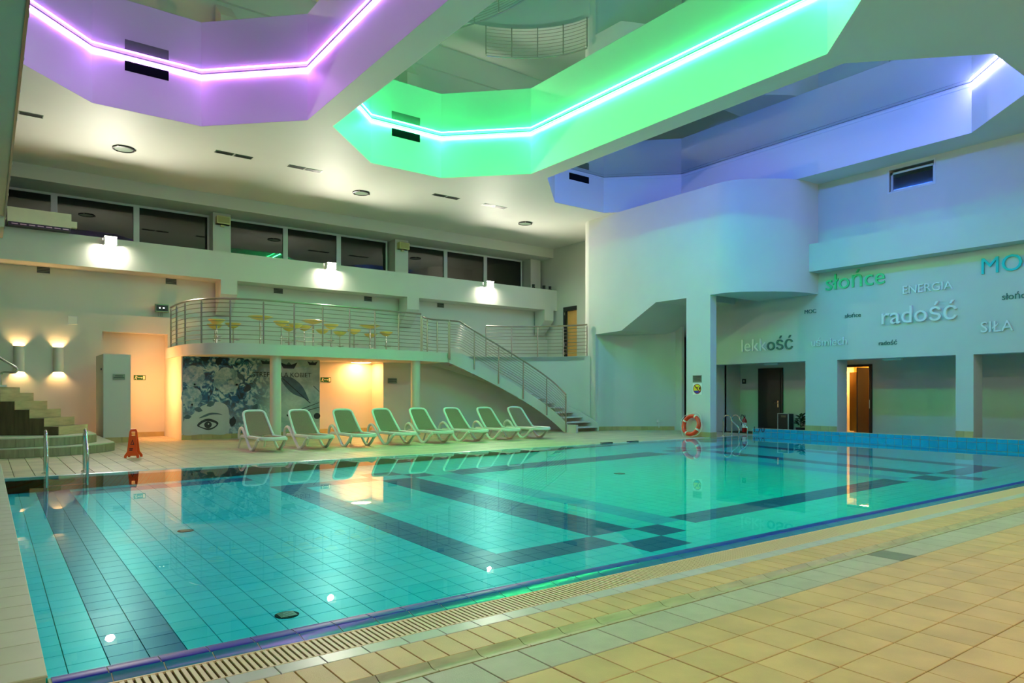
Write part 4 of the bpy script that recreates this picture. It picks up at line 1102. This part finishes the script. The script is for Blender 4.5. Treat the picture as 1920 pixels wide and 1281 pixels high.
mb = MB().box(-.55, .10, -.10, .42, 1.612, 1.665); mb.v = [(p[0] + .33, p[1] + 21.9, p[2]) for p in mb.v]
mb.build('base_plate', 'white_plastic', pad)
pt = smooth_path([(.30, 22.0, 1.66), (.30, 22.0, 1.86), (.315, 22.0, 1.95), (.38, 21.98, 1.985), (.50, 21.95, 1.985), (.60, 21.94, 1.99), (.65, 21.94, 2.05), (.60, 21.95, 2.12), (.35, 22.0, 2.30), (-.05, 22.1, 2.62), (-.6, 22.2, 3.05)], 6)
MB().tube(pt, .030, 10).build('rail', 'chrome', pad, True)

# wet floor sign
t = thing('wet_floor_sign', 'orange folding wet-floor sign standing on the far deck', 'floor sign', (2.66, 17.75, 0), math.radians(-22))
def leafp(sgn):
    lean = Matrix.Translation((0, sgn * .012, .62)) @ Matrix.Rotation(sgn * math.radians(13.5), 4, 'X') @ Matrix.Translation((0, 0, -.62))
    out = [(-.15, .0), (-.105, .0), (-.09, .05), (.09, .05), (.105, 0), (.15, 0), (.155, .05), (.10, .14), (.075, .60), (.06, .64), (-.06, .64), (-.075, .60), (-.10, .14), (-.155, .05)]
    mb = MB(); tr = tessellate_polygon([[Vector((p[0], p[1], 0)) for p in out], [Vector((p[0], p[1], 0)) for p in ((-.045, .50), (.045, .50), (.045, .60), (-.045, .60))]])
    pts = out + [(-.045, .50), (.045, .50), (.045, .60), (-.045, .60)]
    n = len(pts); no = len(out)
    mb.add([(p[0], -.008, p[1]) for p in pts] + [(p[0], .008, p[1]) for p in pts],
           [tuple(f) for f in tr] + [tuple(i + n for i in f) for f in tr] + [(i, (i + 1) % no, (i + 1) % no + n, i + n) for i in range(no)] + [(no + i, no + (i + 1) % 4, no + (i + 1) % 4 + n, no + i + n) for i in range(4)])
    return mb.xform(lean), lean
mb, L1 = leafp(-1); fr = mb.build('front_leaf', 'orange', t)
mb, L2 = leafp(1); mb.build('back_leaf', 'orange', t)
mb = MB(); mb.prism([(-.04, .30), (.04, .30), (0, .42)], -.012, -.009, 'y'); mb.xform(L1); mb.build('warning_triangle', 'black', fr)
mb = MB(); mb.prism([(-.022, .312), (.022, .312), (0, .385)], -.014, -.012, 'y'); mb.xform(L1); mb.build('triangle_field', 'orange', fr)
mb = MB(); mb.box(-.055, .02, -.012, -.009, .20, .222); mb.box(-.055, .01, -.012, -.009, .165, .187); mb.xform(L1); mb.build('print_line', 'black', fr)
MB().tube([(-.06, 0, .645), (.06, 0, .645)], .012, 8).build('hinge_pin', 'orange', t)

# ================================================================ SUN LOUNGERS
def make_lounger():
    t = thing('sun_lounger', 'x', 'sun lounger', (0, 0, 0), 0, 'row of white sun loungers')
    for s in (-1, 1):
        X = s * .345
        p = smooth_path([(X, 1.12, .26), (X, 1.12, .40), (X, 1.02, .52), (X, .86, .545), (X, .70, .47), (X, .44, .27), (X, .20, .085), (X, .06, .022), (X, -.08, .030), (X, -.26, .13), (X, -.42, .26), (X, -.55, .315)], 5)
        MB().tube(p, .036, 8, flat=1.15).build('armrest_loop', 'white_plastic', t, True)
        p = smooth_path([(X * .97, .98, .33), (X * .97, 1.08, .20), (X * .99, 1.20, .012)], 4)
        MB().tube(p, .026, 8).build('rear_leg', 'white_plastic', t, True)
    p = [(-.30, 1.10, .325), (-.30, -.70, .325)]
    path = smooth_path([(-.315, .98, .33), (-.315, .2, .335), (-.315, -.40, .335), (-.30, -.60, .335), (-.20, -.70, .33), (0, -.73, .325), (.20, -.70, .33), (.30, -.60, .335), (.315, -.40, .335), (.315, .2, .335), (.315, .98, .33)], 4)
    MB().tube(path, .046, 8, flat=.75).build('seat_frame', 'white_plastic', t, True)
    mb = MB(); n = 9
    xs = [-.29, -.15, 0, .15, .29]; ys = [.42 - 1.12 * k / n for k in range(n + 1)]
    mb.add([(x * (1 if k < n else .72), y, .347 - .012 * (1 - (x / .29) ** 2)) for k, y in enumerate(ys) for x in xs], [(k * 5 + i, k * 5 + i + 1, (k + 1) * 5 + i + 1, (k + 1) * 5 + i) for k in range(n) for i in range(4)])
    mb.build('seat_sling', 'sling', t, True)
    MB().box(-.30, .30, 1.0, 1.04, .30, .34).build('cross_bar', 'white_plastic', t)
    # backrest
    B = lambda x, v: (x, .38 + v * .64, .36 + v * .63 - .03 * math.sin(v * PI))
    path = smooth_path([B(-.325, 0), B(-.315, .35), B(-.295, .75), B(-.275, .92), B(-.20, .995), B(0, 1.01), B(.20, .995), B(.275, .92), B(.295, .75), B(.315, .35), B(.325, 0)], 4)
    MB().tube(path, .033, 8).build('back_frame', 'white_plastic', t, True)
    mb = MB(); n = 8; vs = []
    for k in range(n + 1):
        v = .02 + .95 * k / n; w = .31 - .035 * v - (.03 if k == n else 0)
        for i in range(5): vs.append(B(-w + 2 * w * i / 4, v))
    mb.add(vs, [(k * 5 + i, k * 5 + i + 1, (k + 1) * 5 + i + 1, (k + 1) * 5 + i) for k in range(n) for i in range(4)])
    mb.build('back_sling', 'sling', t, True)
    for s in (-1, 1):
        MB().box(s * .33 - .03, s * .33 + .03, .36, .44, .33, .40).build('hinge', 'white_plastic', t)
    return t
proto = make_lounger()
nm = ['leftmost white lounger in the row, in front of the mural eye', 'second white lounger from the left, beside the round column', 'third white lounger from the left, before the orange recess', 'fourth white lounger from the left, at the edge of the orange recess',
      'fifth white lounger from the left, below the balcony end column', 'sixth white lounger from the left, third from the stairs', 'seventh white lounger from the left, second from the stairs', 'rightmost white lounger in the row, next to the stair foot']
for k in range(8):
    x = 5.75 + 1.243 * k; loc = (x, 18.22, 0); rz = math.radians((0, 1.5, -1, .5, 0, 1, -1.5, -3)[k])
    if k == 0: proto.location = loc; proto['label'] = nm[0]
    else: copy_tree(proto, loc, rz, nm[k])

# ================================================================ STAIRS
sr = thing('curved_stairs', 'curved white open-tread stairs rising to the landing', 'stairs')
NS = 16; ZL = 2.985
def zz(t): return ZL * t / (PI / 2)
IA, IB, OA, OB = 3.66, 2.46, 5.28, 3.92
for k in range(NS):
    t0 = PI / 2 * (k + .0) / NS; t1 = PI / 2 * (k + 1.35) / NS
    z1 = ZL * (k + 1) / NS
    a, b, c, d = ell(IA, IB, t0), ell(OA, OB, t0), ell(OA, OB, min(t1, PI / 2)), ell(IA, IB, min(t1, PI / 2))
    MB().prism([a, b, c, d], z1 - .045, z1).build('tread', 'plaster', sr)
NT = 40
ts = [PI / 2 * k / NT for k in range(NT + 1)]
def stringer(A, Bq, th, name):
    top = [min(zz(t) + .30, 2.992) for t in ts]; bot = [max(0, zz(t) - .12 - .24 * (t / (PI / 2)) ** 4) for t in ts]
    mb = MB()
    vs = []
    for (da, zz_) in ((0, bot), (0, top), (th, top), (th, bot)):
        vs += [(*ell(A + da, Bq + da, t), z) for t, z in zip(ts, zz_)]
    n = NT + 1; fs = []
    for r in range(4):
        for k in range(NT): fs.append((r * n + k, r * n + k + 1, ((r + 1) % 4) * n + k + 1, ((r + 1) % 4) * n + k))
    fs += [(0, n, 2 * n, 3 * n), (NT, n + NT, 2 * n + NT, 3 * n + NT)]
    mb.add(vs, fs); mb.build(name, 'plaster', sr, True)
stringer(IA, IB, .06, 'inner_stringer'); stringer(OA, OB, .06, 'outer_stringer')
a = ell(IA, IB, 0)
MB().box(a[0] - .01, a[0] + .08, a[1] - .55, a[1] + .02, 0, .30).build('foot_panel', 'plaster', sr)

# ================================================================ RAILINGS
def railing(name, lab, path, zbase, hgt, nbars, npost, post_drop=0.0, bar0=.13, parent=None, rbar=.0115):
    """path: list of Vector (x, y, z of floor); one handrail, bars and posts"""
    if parent is None: t = thing(name, lab, 'railing')
    else:
        t = link(name, None, parent); t['label'] = lab
    MB().tube([p + Vector((0, 0, hgt)) for p in path], .032, 8).build('handrail', 'steel', t, True)
    top = hgt - .13
    for k in range(nbars):
        z = bar0 + (top - bar0) * k / (nbars - 1)
        MB().tube([p + Vector((0, 0, z)) for p in path], rbar, 5).build('rail_bar', 'steel', t, True)
    L = [0]
    for a, b in zip(path[:-1], path[1:]): L.append(L[-1] + (b - a).length)
    me = MB().tube([(0, 0, -post_drop), (0, 0, hgt - .06)], .026, 8).mesh('post', 'steel', True)
    me2 = MB().tube([(0, 0, hgt - .08), (0, 0, hgt)], .010, 6).mesh('post_pin', 'steel', True)
    for k in range(npost):
        s = L[-1] * k / (npost - 1); i = max(j for j in range(len(L)) if L[j] <= s + 1e-6); i = min(i, len(L) - 2)
        f = (s - L[i]) / max(1e-6, L[i + 1] - L[i]); p = path[i].lerp(path[i + 1], f)
        po = link('post', me, t, p)
        link('post_pin', me2, po if parent is None else t, None if parent is None else p)
    return t
inset = []
for p in balc: inset.append(Vector((p.x, p.y, 2.985)))
c0 = Vector((9.0, 24.5, 2.985))
inset = [p + (c0 - p).normalized() * .07 for p in inset]
railing('balcony_railing', 'steel railing with horizontal bars along the curved balcony', inset, 2.985, 1.34, 9, 12)
# bridge between balcony and stairs
br = smooth_path([(12.58, 22.18, 2.985), (12.75, 22.36, 2.96), (13.15, 22.50, 2.93), (13.55, 22.48, 2.925), (13.85, 22.43, 2.92)], 5)
railing('bridge_railing', 'short steel railing linking the balcony to the stair head', br, 0, 1.28, 9, 4, 0.12, parent=sr)
spath = [Vector((*ell(IA - .03, IB - .03, t), min(zz(t), 2.77))) for t in reversed(ts)]
railing('stair_railing', 'long steel railing sweeping down the curved stairs', spath, 0, 1.43, 10, 6, 0.04, bar0=.43, parent=sr)
lpath = [Vector((*ell(5.36, 4.0, t), 2.985)) for t in [PI / 2 * (1 - k / 20.) for k in range(21)] if t > .14 and t < 1.16]
railing('landing_railing', 'steel railing along the landing behind the stairs', lpath, 0, 1.24, 8, 5)
e = lpath[-1]
t = thing('rail_end_post', 'bent steel end post of the landing railing beside the white corner', 'post', (e.x + .12, e.y - .05, 2.985))
MB().tube(smooth_path([(0, 0, 1.24), (.05, -.02, 1.1), (.03, -.01, .6), (.10, -.03, .15), (.16, -.05, 0)], 5), .022, 8).build('bent_tube', 'steel', t, True)

# ================================================================ STOOLS AND TABLES on the balcony
def make_stool():
    t = thing('bar_stool', 'x', 'bar stool', (0, 0, 0), 0, 'yellow bar stools on the balcony')
    MB().lathe([(0, .63), (.06, .64), (.15, .69), (.22, .76), (.255, .80), (.25, .805), (.21, .775), (.14, .715), (.06, .665), (0, .655)], n=22).build('seat', 'yellow', t, True)
    MB().lathe([(.03, .05), (.03, .40), (.022, .40), (.022, .64)], n=12).build('post', 'chrome', t, True)
    MB().lathe([(0, 0), (.20, 0), (.20, .012), (.05, .04), (.03, .06)], n=22).build('base', 'chrome', t, True)
    mb = MB().tube([(.13 * math.cos(2 * PI * k / 18), .13 * math.sin(2 * PI * k / 18) - .08, .26) for k in range(18)], .010, 6, True)
    mb.build('footrest', 'chrome', t, True)
    return t
def make_table():
    t = thing('bar_table', 'x', 'bar table', (0, 0, 0), 0, 'yellow bar tables on the balcony')
    MB().lathe([(0, .90), (.08, .905), (.24, .95), (.36, 1.0), (.40, 1.02), (.385, 1.028), (.22, .985), (0, .955)], n=28).build('table_top', 'yellow', t, True)
    MB().lathe([(.035, .04), (.035, .90)], n=12).build('post', 'chrome', t, True)
    MB().lathe([(0, 0), (.24, 0), (.24, .012), (.06, .035), (.035, .05)], n=22).build('base', 'chrome', t, True)
    return t
so, to = make_stool(), make_table()
stools = [(5.81, 23.23, 'foremost stool of the left cluster on the balcony'), (6.16, 24.86, 'rearmost stool of the left cluster on the balcony'), (6.55, 24.13, 'right stool of the left cluster on the balcony'),
          (7.62, 22.55, 'pale stool just right of the leftmost balcony table'), (8.40, 24.1, 'stool behind the left of the middle table'), (8.26, 23.06, 'stool in front left of the middle table'), (8.75, 23.55, 'stool close to the left of the middle table'),
          (9.75, 24.45, 'stool half hidden behind the middle table'), (9.30, 22.55, 'stool right of the middle table near the railing'), (10.65, 25.0, 'low-looking stool far back between the tables'),
          (10.72, 23.88, 'wide stool just left of the rightmost table'), (11.99, 25.18, 'small stool behind the rightmost table'), (12.05, 23.97, 'rightmost stool on the balcony')]
for k, (x, y_, lab) in enumerate(stools):
    if k == 0: so.location = (x, y_, 2.985); so['label'] = 'yellow bowl-shaped stool, ' + lab
    else: copy_tree(so, (x, y_, 2.985), .7 * k, 'yellow bowl-shaped stool, ' + lab)
for k, (x, y_, lab) in enumerate([(7.27, 23.58, 'leftmost'), (9.14, 23.76, 'middle'), (11.47, 24.14, 'rightmost')]):
    if k == 0: to.location = (x, y_, 2.985); to['label'] = lab + ' yellow dish-topped bar table on the balcony'
    else: copy_tree(to, (x, y_, 2.985), 0, lab + ' yellow dish-topped bar table on the balcony')

# ================================================================ POOL LADDERS
def ladder(xs, yd, lab, ztop, reach):
    t = thing('pool_ladder', lab, 'pool ladder', (0, 0, 0), 0, 'steel pool ladders')
    for x in xs:
        p = smooth_path([(x, yd, -.02), (x, yd, .35), (x, yd, ztop - .16), (x, yd - .06, ztop - .04), (x, yd - .17, ztop), (x, yd - .29, ztop - .05), (x, yd - .36, ztop - .20), (x, yd - reach, ztop * .42), (x, yd - reach, .05), (x, yd - reach, -.20)], 6)
        MB().tube(p, .024, 10).build('rail', 'chrome', t, True)
        MB().lathe([(0, 0), (.055, 0), (.05, .018), (.028, .022)], c=(x, yd, 0), n=16).build('flange', 'chrome', t, True)
    for z in (-.06, -.17):
        MB().box(xs[0], xs[1], yd - reach - .03, yd - reach + .05, z - .012, z).build('rung', 'steel', t)
ladder((0.86, 1.47), 15.25, 'steel pool ladder at the left end of the far edge', .78, .52)
ladder((20.50, 20.98), 15.12, 'steel pool ladder in the far right corner beside the depth figures', .72, .62)
